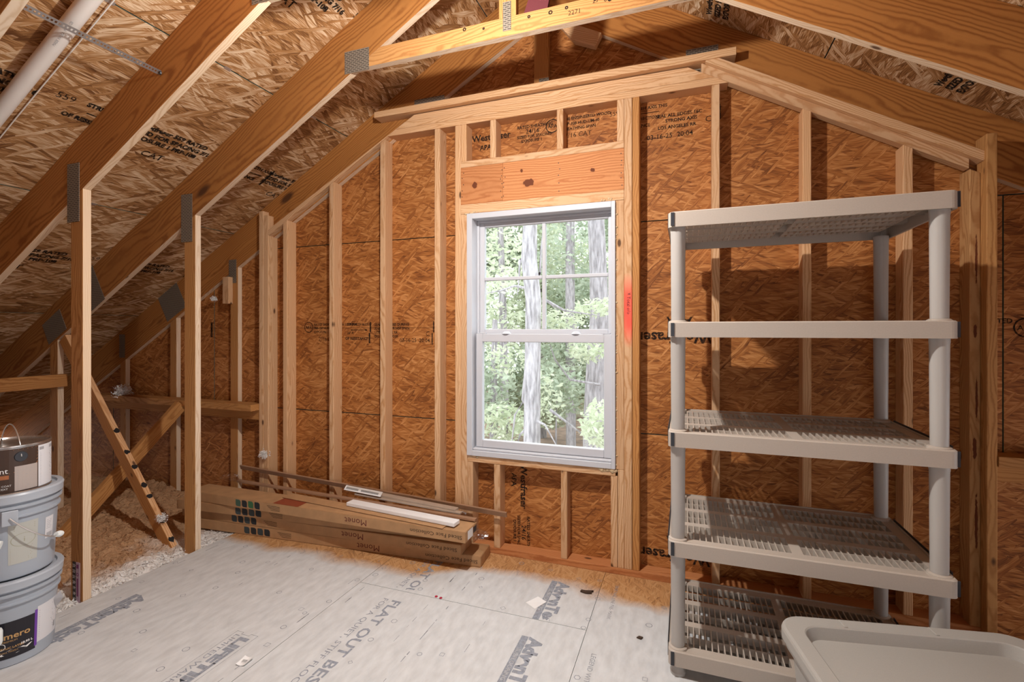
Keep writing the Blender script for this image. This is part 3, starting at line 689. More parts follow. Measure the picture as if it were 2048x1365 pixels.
# lateral braces between trusses in the left eave
tag(beam('diagonal_brace', (-3.70, 2.66, .775), (-3.70, 1.80, -.05), .089, .038, (0,.68,-.7), M_TRUSS), 'orange pine brace slanting up to the gable wall behind the marked web', 'brace')
tag(boxw('lateral_brace', -4.199, -4.161, .9, Y2+.04, .955, 1.044, M_TRUSS, None, along='y'), 'level pine brace at the far left joining two truss webs', 'brace')
# depth gauge on the near truss post
post1 = [c for c in t1.children if c.name.startswith('post')][0]
ru = thing('depth_gauge', (-2.885, Y1-.001, 0), 'black and pink insulation depth ruler stapled to the nearest post', 'ruler')
boxw('ruler_strip', -2.914, -2.887, Y1-.0020, Y1-.0004, -.06, .19, M_BLACK, ru, 0); boxw('ruler_strip', -2.8869, -2.857, Y1-.0020, Y1-.0004, -.06, .19, plain('pink_gauge_paper', (.55,.40,.50), .7), ru, 0)
p = Print()
for i in range(9):
    z = .165-.028*i; p.text(str(23-i), .020, -.026, z, bold=.0004); p.rect(-.005, z+.008, .0, z+.0095)
p.build('ruler_figure', M_PAPER, (-2.886, Y1-.0021, 0), (1,0,0), (0,0,1), ru)
p = Print(); p.rect(.004,.16,.02,.18); p.rect(.006,.02,.018,.11); p.ring(.012,.13,.009,.004,12); p.build('ruler_mark', plain('gauge_purple', (.22,.04,.16), .7), (-2.886, Y1-.0021, 0), (1,0,0), (0,0,1), ru)

# ------------------------------------------------------------------ ceiling lamp (just above the frame)
lamp = thing('ceiling_lamp', (LAMP_POS[0], LAMP_POS[1], LAMP_POS[2]+.12), 'bare bulb lampholder on the nearest truss tie', 'lamp')
boxw('mounting_board', LAMP_POS[0]-.07, LAMP_POS[0]+.07, Y1-.587+T+.001, Y1-.001, LAMP_POS[2]+.0955, LAMP_POS[2]+.1335, M_STUD, lamp, .001, 'y')
lathe('lampholder', [(0,.095),(.055,.095),(.055,.08),(.03,.055),(.02,.02),(0,.02)], LAMP_POS, M_WHITE, lamp, 24)
lathe('bulb', [(0,-.052),(.012,-.050),(.025,-.040),(.031,-.022),(.028,0),(.02,.025),(.014,.049),(0,.049)], (LAMP_POS[0], LAMP_POS[1], LAMP_POS[2]-.030), plain('lit_bulb_glass', (.9,.9,.9), .3, emit=((1,.95,.88), 12)), lamp, 20)
ld = bpy.data.lights.new('bulb_light', 'POINT'); ld.energy = LAMP_POWER; ld.color = (1.0, 0.97, 0.93); ld.shadow_soft_size = 0.030
lo = bpy.data.objects.new('bulb_light', ld); put(lo, Matrix.Translation((LAMP_POS[0], LAMP_POS[1], LAMP_POS[2]-.115)), lamp)

sd = bpy.data.lights.new('bulb_downlight', 'SPOT'); sd.energy = LAMP_DOWN; sd.color = (1.0, 0.97, 0.93); sd.shadow_soft_size = 0.030; sd.spot_size = math.pi; sd.spot_blend = 1.0   # the bulb throws most of its light downwards
put(bpy.data.objects.new('bulb_downlight', sd), Matrix.Translation((LAMP_POS[0], LAMP_POS[1], LAMP_POS[2]-.117)), lamp)

# ------------------------------------------------------------------ window
win = thing('window_1', (-0.818, 2.76, 0.585), 'white vinyl double hung window with grille in the upper sash', 'window', kind='structure')
fr = bmesh.new()
FX, FXb, FZ, FZb = -1.273, -0.3685, 0.586, 2.076
for (x0,x1,z0,z1) in ((FX,FX+.036,FZ,FZb),(FXb-.022,FXb,FZ,FZb),(FX+.036,FXb-.022,FZb-.034,FZb),(FX+.036,FXb-.022,FZ,FZ+.032)): box_bm(fr, x0, x1, 2.705, 2.845, z0, z1)
# stepped inner stops behind
for (x0,x1,z0,z1) in ((FX+.036,FX+.052,FZ+.032,FZb-.034),(FXb-.032,FXb-.022,FZ+.032,FZb-.034),(FX+.052,FXb-.032,FZb-.048,FZb-.034)): box_bm(fr, x0, x1, 2.78, 2.845, z0, z1)
bmesh.ops.bevel(fr, geom=fr.edges[:], offset=.002, segments=1, affect='EDGES')
bmobj('frame', fr, M_VINYL, None, win)
boxw('stool', FX+.036, FXb-.022, 2.718, 2.80, FZ+.032, FZ+.046, M_VINYL, win, .004)
def sash(y0, y1, x0, x1, z0, z1, l, r, b, t):
    bm = bmesh.new()
    for q in ((x0,x0+l,z0,z1),(x1-r,x1,z0,z1),(x0+l,x1-r,z0,z0+b),(x0+l,x1-r,z1-t,z1)): box_bm(bm, q[0], q[1], y0, y1, q[2], q[3])
    bmesh.ops.bevel(bm, geom=bm.edges[:], offset=.003, segments=1, affect='EDGES')
    o = bmobj('sash', bm, M_VINYL, None, win)
    pane = bmesh.new(); box_bm(pane, x0+l-.003, x1-r+.003, (y0+y1)/2-.003, (y0+y1)/2+.003, z0+b-.003, z1-t+.003); bmobj('pane', pane, M_GLASS, None, o)
    return o
ls = sash(2.742, 2.778, -1.226, -0.391, 0.634, 1.335, .042, .046, .046, .050)
us = sash(2.790, 2.822, -1.222, -0.398, 1.318, 2.030, .033, .022, .046, .028)
boxw('muntin', -.815, -.793, 2.793, 2.819, 1.364, 2.002, M_VINYL, us, .003); boxw('muntin', -1.189, -.8155, 2.793, 2.819, 1.667, 1.688, M_VINYL, us, .003); boxw('muntin', -.7925, -.420, 2.793, 2.819, 1.667, 1.688, M_VINYL, us, .003)
for x in (-1.03, -.60):
    lathe('sash_lock', [(0,.016),(.016,.014),(.026,.004),(.03,0),(0,0)], (x, 2.760, 1.335), M_VINYL, ls, 20)
boxw('tilt_latch', -1.215, -1.165, 2.745, 2.775, 1.3355, 1.342, M_VINYL, ls, .002); boxw('tilt_latch', -.452, -.402, 2.745, 2.775, 1.3355, 1.342, M_VINYL, ls, .002)
# expanding foam squeezed out round the frame
M_FOAM = plain('cream_foam', (.62,.46,.28), .9, noise=.15, nscale=60)
def foam(x0, z0, x1, z1, n, r):
    bm = bmesh.new()
    for i in range(n):
        t = (i+rr.random())/n; m = Matrix.Translation((x0+(x1-x0)*t+rr.uniform(-.004,.004), 2.722+rr.uniform(-.004,.002), z0+(z1-z0)*t+rr.uniform(-.004,.004))) @ Matrix.Diagonal((rr.uniform(.6,1.6)*r, r*.7, rr.uniform(.6,1.3)*r, 1))
        bmesh.ops.create_icosphere(bm, subdivisions=1, radius=1, matrix=m)
    bmobj('foam_bead', bm, M_FOAM, None, win, smooth=True)
foam(-.3660, .60, -.3660, 2.06, 46, .0065); foam(-.46, .580, -.37, .572, 9, .016); foam(-1.28, 2.082, -1.2, 2.088, 7, .009); foam(-1.27, .583, -1.20, .578, 7, .009); foam(-.45,2.088,-.36,2.092,6,.008)

# ------------------------------------------------------------------ shelving unit
SX0, SX1, SY0, SY1 = -0.066, 0.846, 1.985, 2.585
sh = thing('shelving_unit', (0.39, 2.285, 0), 'five tier taupe plastic shelving unit standing before the right studs', 'shelving')
def rrect(x0, x1, y0, y1, r, n=5):
    pts = []
    for cx, cy, a0 in ((x1-r,y1-r,0),(x0+r,y1-r,90),(x0+r,y0+r,180),(x1-r,y0+r,270)):
        for k in range(n+1):
            a = math.radians(a0+90*k/n); pts.append((cx+r*math.cos(a), cy+r*math.sin(a)))
    return pts
SH = 0.060
def shelf_mesh():
    bm = bmesh.new(); w2, d2 = (SX1-SX0)/2, (SY1-SY0)/2
    lo = [[bm.verts.new((x,y,z)) for x, y in rrect(-w2+i, w2-i, -d2+i, d2-i, .022)] for i, z in ((0,-SH),(0,-.004),(.004,0),(.010,0),(.010,-SH))]
    n = len(lo[0])
    for A, B in list(zip(lo, lo[1:])) + [(lo[-1], lo[0])]:
        for k in range(n): bm.faces.new((A[k], A[(k+1) % n], B[(k+1) % n], B[k]))
    zt, zb = -.005, -.012
    ex, ey = .050, .055         # solid margins
    box = lambda x0,x1,y0,y1,a=zt,b=zb: box_bm(bm, x0, x1, y0, y1, b, a)
    box(-w2+.009, w2-.009, -d2+.009, -d2+ey); box(-w2+.009, w2-.009, d2-ey, d2-.009)
    box(-w2+.009, -w2+ex, -d2+ey, d2-ey); box(w2-ex, w2-.009, -d2+ey, d2-ey)
    box(-.019, .019, -d2+ey, d2-ey)
    L = 2*(d2-ey); rw = .036; band = (L-2*rw)/3
    for k in (1, 2):
        y = -d2+ey + k*band + (k-1)*rw; box(-w2+ex, -.019, y, y+rw); box(.019, w2-ex, y, y+rw)
    for k in range(3):
        yc = -d2+ey + k*(band+rw) + band/2
        for xa, xb in ((-w2+ex,-.019),(.019,w2-ex)): box(xa, xb, yc-.0013, yc+.0013, zt-.002, zt-.030)
    ns = 17
    for xa, xb in ((-w2+ex,-.019),(.019,w2-ex)):
        pitch = (xb-xa)/ns
        for i in range(1, ns):
            x = xa+pitch*i
            for k in range(3):
                y = -d2+ey + k*(band+rw); box(x-.0022, x+.0022, y, y+band, zt-.0005, zt-.028)
    for x in (-.019, .016, -w2+ex-.003, w2-ex): box(x, x+.003, -d2+ey, d2-ey, zb, zt-.028)
    for y in (-d2+ey-.003, d2-ey): box(-w2+ex, w2-ex, y, y+.003, zb, zt-.028)
    # stiffening ribs below the solid strips
    for k in (1, 2):
        y = -d2+ey + k*band + (k-1)*rw; box(-w2+.01, w2-.01, y, y+.003, zb, -.034); box(-w2+.01, w2-.01, y+rw-.003, y+rw, zb, -.034)
    bmesh.ops.recalc_face_normals(bm, faces=bm.faces[:])
    me = bpy.data.meshes.new('shelf'); bm.to_mesh(me); bm.free(); me.materials.append(M_TAUPE); return me
sm = shelf_mesh()
def band_mesh(w, zt=-.004):
    bm = bmesh.new(); box_bm(bm, -w/2, w/2, -.0015, .0015, -SH+.004, zt); me = bpy.data.meshes.new('corner_band'); bm.to_mesh(me); bm.free(); me.materials.append(M_CLIP); return me
TOPS = (0.106, 0.534, 0.962, 1.391, 1.822)
cxs, cys = (SX0+SX1)/2, (SY0+SY1)/2
bmA = band_mesh(.013); bmB = band_mesh(SY1-SY0-.11, .005); bmC = band_mesh(.009)
PX = (SX0+.036, SX1-.040); PYs = (SY0+.040, SY1-.040)
for i, z in enumerate(TOPS):
    s_ = put(bpy.data.objects.new('shelf', sm), Matrix.Translation((cxs, cys, z)), sh)
    put(bpy.data.objects.new('corner_band', bmA), Matrix.Translation((SX0+.0165, SY0-.0016, z)), s_)
    put(bpy.data.objects.new('corner_band', bmC), Matrix.Translation((SX1+.0005, SY0+.012, z)), s_)
    for x in (SX1+.0016, SX0-.0016):
        put(bpy.data.objects.new('end_band', bmB), Matrix.Translation((x, cys, z)) @ Matrix.Rotation(math.pi/2, 4, 'Z'), s_)
for ix, x in enumerate(PX):
    for y in PYs:
        lathe('foot', [(0,0),(.029,0),(.031,.012),(.026,.022),(.025,.046),(0,.046)], (x, y, 0.0), M_TAUPE2, sh, 24)
        for za, zb in zip(TOPS, TOPS[1:]):
            h = zb-SH-za; lathe('post', [(0,-.004),(.0255,-.004),(.0255,.006),(.0265,h*.5),(.0275,h-.02),(.0285,h-.014),(.0285,h+.008),(0,h+.008)], (x, y, za), M_TAUPE2, sh, 28)
        for z in TOPS[:4]:
            lathe('socket_collar', [(.026,-.001),(.036,-.001),(.0345,.006),(.028,.010),(.026,.010)], (x, y, z-.004), M_TAUPE, sh, 24)

# ------------------------------------------------------------------ storage tote
TZ = 0.450
tt = thing('storage_tote', (0.655, 1.565, 0), 'grey lidded storage tote on the floor at the bottom right corner', 'storage tote', rz=math.radians(11))
TM = WM[tt.name]
def loft(name, loops, mat, parent, M, cap0=True, cap1=True, sharp=22):
    bm = bmesh.new(); R = [[bm.verts.new(q) for q in lp] for lp in loops]; n = len(R[0])
    for A, B in zip(R, R[1:]):
        for k in range(n): bm.faces.new((A[k], A[(k+1) % n], B[(k+1) % n], B[k]))
    if cap0: bm.faces.new(R[0][::-1])
    if cap1: bm.faces.new(R[-1])
    bmesh.ops.recalc_face_normals(bm, faces=bm.faces[:])
    return bmobj(name, bm, mat, M, parent, autosmooth=sharp)
def rl(w, d, r, z): return [(x, y, z) for x, y in rrect(-w/2, w/2, -d/2, d/2, r, 8)]
TW, TD = 0.70, 0.50
loft('lid', [rl(TW-.012,TD-.012,.075,TZ-.034), rl(TW,TD,.080,TZ-.036), rl(TW,TD,.080,TZ-.010), rl(TW-.006,TD-.006,.078,TZ-.003), rl(TW-.020,TD-.020,.072,TZ), rl(TW-.105,TD-.105,.058,TZ), rl(TW-.112,TD-.112,.056,TZ-.003), rl(TW-.136,TD-.136,.050,TZ-.036), rl(TW-.142,TD-.142,.048,TZ-.038)], M_TOTE, tt, TM, cap0=True)
loft('body', [rl(TW-.14,TD-.12,.05,0.001), rl(TW-.12,TD-.10,.055,.02), rl(TW-.05,TD-.05,.07,TZ-.06), rl(TW-.02,TD-.02,.075,TZ-.058), rl(TW-.02,TD-.02,.075,TZ-.037)], M_TOTE, tt, TM)
for sgn in (-1, 1):
    boxw('latch', 0, 1, 0, 1, 0, 1, M_TOTE, None) if False else None
for xo in (-.165, .085):
    bm = bmesh.new(); box_bm(bm, xo, xo+.010, TD/2-.050, TD/2-.012, TZ-.001, TZ+.003); bmesh.ops.bevel(bm, geom=bm.edges[:], offset=.0015, segments=1, affect='EDGES'); bmobj('lid_rib', bm, M_TOTE, TM, tt)

# ------------------------------------------------------------------ paint pails and can
BC = (-2.685, 1.200)
M_LBLK = plain('black_label', (0.018, 0.017, 0.024), 0.3); M_LWH = plain('white_label', (0.70, 0.70, 0.73), 0.5); M_LPUR = plain('purple_label_edge', (0.16, 0.05, 0.36), 0.4)
M_GOLD = plain('gold_print', (0.55, 0.33, 0.13), 0.4); M_GREYP = plain('grey_print', (0.34, 0.34, 0.36), 0.6); M_LYEL = plain('pale_yellow_label', (0.47, 0.475, 0.44), 0.4); M_LYE2 = plain('olive_print', (0.36, 0.345, 0.25), 0.5)
def grid_label(p, u0, v0, u1, v1, n=14):
    for i in range(n):
        a, b = u0+(u1-u0)*i/n, u0+(u1-u0)*(i+1)/n; p.rect(a, v0, b, v1)
    return p
VA = math.atan2(-BC[1], -BC[0])          # angle from the pail centre towards the viewer
def pail(z, name, label, r0=.134, r1=.150, h=.345):
    t = thing(name, (BC[0], BC[1], z), label, 'paint pail', 'stacked paint pails'); c = (BC[0], BC[1], z)
    lathe('body', [(0,.004),(r0-.006,.004),(r0-.004,0),(r0,.004),(r1-.004,h*.72),(r1+.005,h*.725),(r1+.005,h*.745),(r1-.002,h*.75),(r1-.001,h*.83),(r1+.010,h*.835),(r1+.010,h*.865),(r1,h*.87),(r1+.001,h*.93),(0,h*.93)], c, M_BUCKET, t, 64)
    lathe('lid', [(r1+.002,h*.905),(r1+.013,h*.905),(r1+.014,h*.955),(r1+.016,h*.99),(r1+.012,h*1.01),(r1-.006,h*1.01),(r1-.010,h*.985),(0,h*.985)], c, M_BUCKL, t, 64)
    return t, c
# lower pail
pl, c = pail(0.0005, 'paint_pail', 'lower blue grey pail with torn black and white label on the floor')
rl_ = lambda p, name, mat, a, lift=.001, cc=None, zz=0: p.wrap(name, mat, cc, .134, a, zz, PARENT, lift, .150, .345)
PARENT = pl
rl_(grid_label(Print(), -.16, .035, .045, .185), 'label', M_LBLK, VA+.20, .0010, c)
rl_(grid_label(Print(), .041, .045, .050, .195, 2), 'label_edge', M_LPUR, VA+.20, .0013, c)
rl_(grid_label(Print(), .050, .055, .150, .205), 'label', M_LWH, VA+.20, .0010, c)
p = Print(); p.text('Primero', .034, -.085, .115, bold=.0006); p.text('ACRYLIC LATEX', .011, -.07, .075, bold=.0003); p.text('WALL FINISH', .009, -.06, .060); p.text('PREMIUM', .010, -.05, .102)
rl_(p, 'label_lettering', M_GOLD, VA+.20, .0016, c)
p = Print(); p.ring(-.055,.088,.014,.002,16); p.poly([(-.10,.035),(-.05,.052),(-.01,.050),(.02,.058),(.035,.07),(.0,.068),(-.03,.07),(-.055,.058)]); p.text('18.93 L', .012, .0, .078, bold=.0005)
rl_(p, 'label_lettering', M_PAPER, VA+.20, .0016, c)
p = Print()
for i in range(13): p.rect(.056, .075+i*.009, .056+rr.uniform(.05,.085), .0775+i*.009)
for i in range(9): p.rect(.125+i*.0016, .075, .1258+i*.0016+rr.uniform(0,.0006), .10)
rl_(p, 'label_lettering', M_GREYP, VA+.20, .0016, c)
# loose corner of the torn label
bm = bmesh.new(); A = [(.118,.195,.002),(.150,.205,.012),(.158,.165,.022),(.140,.150,.004)]
vs = []
for u, v, l in A:
    rr_ = .134+.016*v/.345+l; an = VA+.20+u/.134; vs.append(bm.verts.new((c[0]+rr_*math.cos(an), c[1]+rr_*math.sin(an), c[2]+v+ (.01 if l > .01 else 0))))
f_ = bm.faces.new(vs); bmesh.ops.solidify(bm, geom=[f_], thickness=.0006); bmobj('torn_label_corner', bm, M_LWH, None, pl)
lathe('bail_grip', [(0,-.03),(.013,-.03),(.016,-.02),(.016,.02),(.013,.03),(0,.03)], (c[0]+.170*math.cos(VA-.22), c[1]+.170*math.sin(VA-.22), .150), M_GRIP, pl, 16)
# upper pail
pu, c = pail(.350, 'paint_pail', 'upper blue grey pail with wire bail and pale yellow label under the paint can'); PARENT = pu
rl_(grid_label(Print(), -.045, .06, .040, .225), 'label', M_LYEL, VA+.28, .0010, c)
p = Print(); p.ring(-.003,.155,.036,.0022,28,0,.75); p.text('i', .03, -.004, .146)
for i in range(10): p.rect(-.040, .066+i*.0065, -.040+rr.uniform(.05,.074), .0675+i*.0065)
for i in range(3): p.rect(-.030, .195+i*.008, .030, .198+i*.008)
rl_(p, 'label_lettering', M_LYE2, VA+.28, .0015, c)
rl_(grid_label(Print(), .068, .125, .106, .215), 'label', M_LWH, VA+.28, .0010, c)
p = Print(); [p.rect(.073, .165+i*.007, .073+rr.uniform(.015,.028), .1665+i*.007) for i in range(6)]; [p.rect(.075+i*.0026, .130, .0762+i*.0026, .148) for i in range(10)]
rl_(p, 'label_lettering', M_GREYP, VA+.28, .0015, c)
def cyl(c, a, r, z): return Vector((c[0]+r*math.cos(a), c[1]+r*math.sin(a), c[2]+z))
ea = VA-.02
ear = cyl(c, ea, .156, .255); b_ = bmesh.new(); box_bm(b_, -.024, .024, -.03, .03, -.008, .008); bmesh.ops.bevel(b_, geom=b_.edges[:], offset=.003, segments=1, affect='EDGES')
bmobj('bail_ear', b_, M_BUCKL, frame(ear, (-math.sin(ea), math.cos(ea), 0), (0,0,1)), pu)
pts = [cyl(c, ea + .95*t, .168+.02*math.sin(math.pi*t), .257 - .125*math.sin(t*math.pi/2)) for t in [i/14 for i in range(15)]]
tube('bail', pts, .0028, M_WIRE, pu, 8)
tube('bail_grip', [cyl(c, ea+.93, .170, .134), cyl(c, ea+1.02, .172, .130), cyl(c, ea+1.10, .172, .127)], [.010,.014,.011], M_GRIP, pu, 14)
tube('bail_grip', [cyl(c, ea-.30, .172, .165), cyl(c, ea-.14, .174, .158)], [.018,.018], M_GRIP, pu, 14)
# paint can
CZ = .350+.345*.985+.001; c = (BC[0], BC[1], CZ)
pc = thing('paint_can', c, 'brown labelled metal paint can with wire handle on top of the pails', 'paint can')
lathe('body', [(0,0),(.122,0),(.126,.003),(.123,.006),(.123,.186),(.126,.190),(.126,.196),(.121,.197),(.118,.190),(.110,.188),(0,.186)], c, plain('tin_plate', (.55,.52,.50), .25, .9), pc, 64)
wr = lambda p, name, mat, lift=.0010: p.wrap(name, mat, c, .123, VA+.20, 0, pc, lift)
wr(grid_label(Print(), -.20, .008, .062, .184, 20), 'label', plain('dark_brown_label', (.055,.030,.020), .35))
p = Print()
for i in range(12):
    x = -.115+i*.014
    p.poly([(x,.074+.002*i),(x+.0025,.074+.002*i),(.061 if x+.10 > .061 else x+.10,.18 if x+.10 <= .061 else .074+.002*i+(.061-x)*1.05),(.059 if x+.10 > .061 else x+.0975,.18 if x+.10 <= .061 else .074+.002*i+(.061-x)*1.05)])
wr(p, 'label_stripe', plain('copper_print', (.50,.22,.09), .35), .0014)
wr(grid_label(Print(), -.20, .064, -.03, .080), 'label_stripe', plain('copper_band', (.36,.13,.05), .35), .0013)
wr(grid_label(Print(), .062, .010, .162, .182), 'label', M_LWH, .0012)
wr(grid_label(Print(), -.014, .012, .058, .112, 6), 'label', plain('silver_label', (.42,.36,.33), .4), .0016)
p = Print(); p.text('Paint', .030, -.092, .088); p.text('ONE COAT', .010, -.075, .034); p.text('INT/EXT', .010, -.07, .022); wr(p, 'label_lettering', M_PAPER, .0018)
p = Print(); p.rect(.066,.162,.086,.174); p.rect(.118,.162,.122,.174); [p.rect(.070, .020+i*.0068, .070+rr.uniform(.05,.085), .0222+i*.0068) for i in range(20)]; [p.rect(-.008, .03+i*.011, -.008+rr.uniform(.03,.06), .0315+i*.011) for i in range(7)]; p.rect(.126,.162,.136,.174); p.rect(.140,.162,.152,.174); wr(p, 'label_lettering', M_GREYP, .0020)
ea = VA+.24; q = cyl(c, ea, .1235, .150)
b_ = bmesh.new(); bmesh.ops.create_cone(b_, cap_ends=True, segments=24, radius1=.022, radius2=.019, depth=.006); bmobj('ear', b_, M_CLIP, frame(q, (-math.sin(ea), math.cos(ea), 0), (0,0,1)), pc)
q2 = cyl(c, ea+math.pi, .1235, .140); top = Vector((c[0], c[1], CZ+.285))
pts = []
for i in range(17):
    t = i/16; a_ = cyl(c, ea, .128, .150).lerp(cyl(c, ea+math.pi, .128, .150), t); a_.z = CZ+.150 + .12*math.sin(math.pi*t)**.55
    pts.append(a_)
tube('wire_handle', pts, .0022, M_WIRE, pc, 8)

# ------------------------------------------------------------------ cartons and trim
def carton(name, corner, ang, z, L, D, label, hgt=.0615, logo=None, monet=None, sfc=None, tape=None, light=None):
    """corner = front right bottom corner; ang turns the front edge; returns thing"""
    dx = Vector((math.cos(ang), math.sin(ang), 0)); dy = Vector((-math.sin(ang), math.cos(ang), 0)); o = Vector((*corner, z))
    t = thing(name, o, label, 'carton', 'long cardboard cartons under the studs')
    M = Matrix((dx, dy, Vector((0,0,1)))).transposed().to_4x4(); M.translation = o
    bm = bmesh.new(); box_bm(bm, -L, 0, 0, D, 0, hgt); bmesh.ops.bevel(bm, geom=bm.edges[:], offset=.0025, segments=2, affect='EDGES'); bmobj('box', bm, M_CARD, M, t)
    face = lambda p, nm, mat, lift=.0006: p.build(nm, mat, M @ Vector((0,0,0)), -dx, Vector((0,0,-1)), t, lift)   # print is upside down
    if monet is not None:
        p = Print(); p.text('Monet', .052, monet, -hgt+.016, bold=0, fit=.155); face(p, 'printed_lettering', M_MONET)
    if sfc is not None:
        p = Print(); p.text('Sliced Face Collection', .030, sfc, -hgt+.023, fit=.325); face(p, 'printed_lettering', M_INKC)
    leafs = (M_LEAF[1], M_LEAF[2], M_LEAF[1], M_LEAF[0]) if z > .18 else (M_LEAF[1], M_LEAF[3], M_LEAF[1], M_LEAF[3])
    if logo is not None:
        for k, mt in enumerate(leafs):
            p = Print(); u = logo + k*.054; s = .022; pts = []
            for cu, cv, r0, a0 in ((s-.0165,s-.0165,.0165,0),(-s+.003,s-.003,.003,90),(-s+.0165,-s+.0165,.0165,180),(s-.003,-s+.003,.003,270)):
                for q in range(6): a = math.radians(a0+90*q/5); pts.append((u+s+cu+r0*math.cos(a), -hgt/2+cv+r0*math.sin(a)))
            p.poly(pts); face(p, 'leaf_logo', mt)
        p = Print()
        for i, wl in enumerate((.105,.095,.085,.075)): p.rect(logo-.165, -hgt+.018+.0085*i, logo-.165+wl, -hgt+.0205+.0085*i)
        p.rect(logo+.58, -hgt+.03, logo+.60, -hgt+.045); p.rect(logo+.585,-hgt+.022,logo+.605,-hgt+.027); face(p, 'printed_lettering', M_INKC)
    if tape is not None:
        p = Print().rect(-tape-.10, .002, -tape+.10, D*.62); p.build('tape', M_TAPE, o + Vector((0,0,hgt)), dx, dy, t, .0008)
    if z > .18:      # shipping label on the end
        p = Print().rect(.03, .006, .10, hgt-.006); p.build('end_label', M_PAPER, o, dy, Vector((0,0,1)), t, .0009)
        p = Print().rect(.105, .016, .15, hgt-.012); p.build('end_label', M_CLIP, o, dy, Vector((0,0,1)), t, .0009)
    # end flap seams
    p = Print().rect(D*.5-.0012, .004, D*.5+.0012, hgt-.004); p.build('flap_seam', M_CARDIN, o, dy, Vector((0,0,1)), t)
    return t, M
M_INKC = ink('dark_carton_ink', (.045,.032,.025), .15); M_MONET = plain('red_brown_carton_ink', (.13,.028,.02), .8)
M_LEAF = [plain('green_leaf_ink', (.055,.115,.085), .7), plain('dark_leaf_ink', (.022,.026,.030), .7), plain('bright_leaf_ink', (.045,.145,.065), .7), plain('slate_leaf_ink', (.045,.062,.068), .7)]
hb = .0625
carton('carton', (-1.102, 2.531), .073, .0012, 2.14, .165, 'bottom long brown carton lying on the floor', logo=1.455, monet=.652, sfc=.02)
carton('carton', (-1.212, 2.500), .054, .0012+hb, 2.10, .165, 'second long brown carton from the floor', logo=1.455, monet=.645, sfc=.025, tape=1.37)
carton('carton', (-1.235, 2.530), .088, .0012+2*hb, 2.08, .160, 'third long brown carton from the floor, set back in shadow', logo=1.380)
ct, ctM = carton('carton', (-1.135, 2.395), .011, .0012+3*hb, 2.10, .160, 'topmost long brown carton carrying trim strips and a white board', logo=1.455, monet=.640, sfc=.02, tape=1.25)
ZT = .0012+4*hb-.001
M_STRIP = plain('wrapped_brown_trim', (.33,.19,.115), .35, noise=.12, nscale=12)
M_STRIPL = plain('pale_wrapped_trim', (.55,.45,.37), .35, noise=.08, nscale=12)
FILM = clear('clear_film', (.95,.93,.91), .10, .22)
tag(beam('trim_strip', (-3.12, 2.695, .338), (-1.000, 2.682, .262), .034, .012, (0,-.35,1), M_STRIP), 'long brown trim strip leaning on the studs, longest on the stack', 'trim strip', 'trim strips on the cartons')
tag(beam('trim_strip', (-3.02, 2.590, ZT+.026), (-1.140, 2.548, ZT+.013), .030, .014, (0,1,0), M_STRIP), 'brown trim strip lying flat behind the white board', 'trim strip', 'trim strips on the cartons')
bd = thing('trim_bundle', (-1.72, 2.645, ZT+.03), 'film wrapped pale trim bundle with barcode sticker on the cartons', 'trim bundle')
beam('strip', (-2.13, 2.672, ZT+.044), (-1.30, 2.622, ZT+.024), .045, .016, (0,1,0), M_STRIPL, bd); beam('strip', (-2.05, 2.648, ZT+.028), (-1.26, 2.604, ZT+.016), .034, .010, (0,1,0), M_STRIPL, bd)
bm = bmesh.new(); tube_bm(bm, [(-2.19,2.676,ZT+.040),(-2.12,2.672,ZT+.042),(-1.75,2.650,ZT+.036),(-1.30,2.620,ZT+.024),(-1.25,2.612,ZT+.020),(-1.235,2.616,ZT+.012)], [.012,.036,.036,.036,.030,.014], 10)
for v in bm.verts: v.co.z = max(v.co.z, ZT+.004) + rr.uniform(-.002,.002); v.co.y += rr.uniform(-.003,.003)
bmesh.ops.recalc_face_normals(bm, faces=bm.faces[:]); bmobj('film_wrap', bm, FILM, None, bd)
p = Print().rect(0, 0, .30, .034); U = Vector((.83,-.05,-.02)).normalized(); p.build('sticker', M_PAPER, (-2.135, 2.634, ZT+.046), U, (0,.72,.69), bd, .004)
p = Print(); [p.rect(.012+i*.0032, .008, .0135+i*.0032, .022) for i in range(32)]; [p.rect(.135+i*.0032, .008, .1365+i*.0032, .022) for i in range(44)]; p.build('barcode', M_BLACK, (-2.135, 2.634, ZT+.046), U, (0,.72,.69), bd, .0048)
tag(beam('white_board', (-1.995, 2.516, ZT+.0195), (-1.213, 2.450, ZT+.0195), .062, .022, (0,1,0), M_WHITE, None, .002), 'short white painted board lying on the top carton', 'board')
tag(beam('cardboard_sheet', (-2.50, 2.520, ZT+.0045), (-1.27, 2.432, ZT+.0045), .085, .003, (0,1,0), M_CARD, None, .0005), 'thin cardboard sheet under the white board', 'cardboard sheet')
# crumpled clear film at the carton ends and at the left of the strips
def crumple(name, cx, cy, cz, r, label, sc=(1.3,1,.8), mat=None):
    bm = bmesh.new(); bmesh.ops.create_icosphere(bm, subdivisions=3, radius=r)
    for v in bm.verts:
        n = mnoise.noise(v.co*28 + Vector((cx*9,0,0)))*.6 + mnoise.noise(v.co*70)*.3
        v.co *= 1+n; v.co.x *= sc[0]; v.co.y *= sc[1]; v.co.z *= sc[2]
    return tag(bmobj(name, bm, mat or FILM, Matrix.Translation((cx, cy, cz))), label, 'plastic film')
crumple('plastic_film', -1.145, 2.60, .153, .040, 'crumpled clear film sticking out of the right carton ends', (1.5,.9,.7))
crumple('plastic_film', -3.08, 2.58, ZT+.045, .040, 'crumpled clear film at the left end of the trim strips', (2.4,.8,.7))

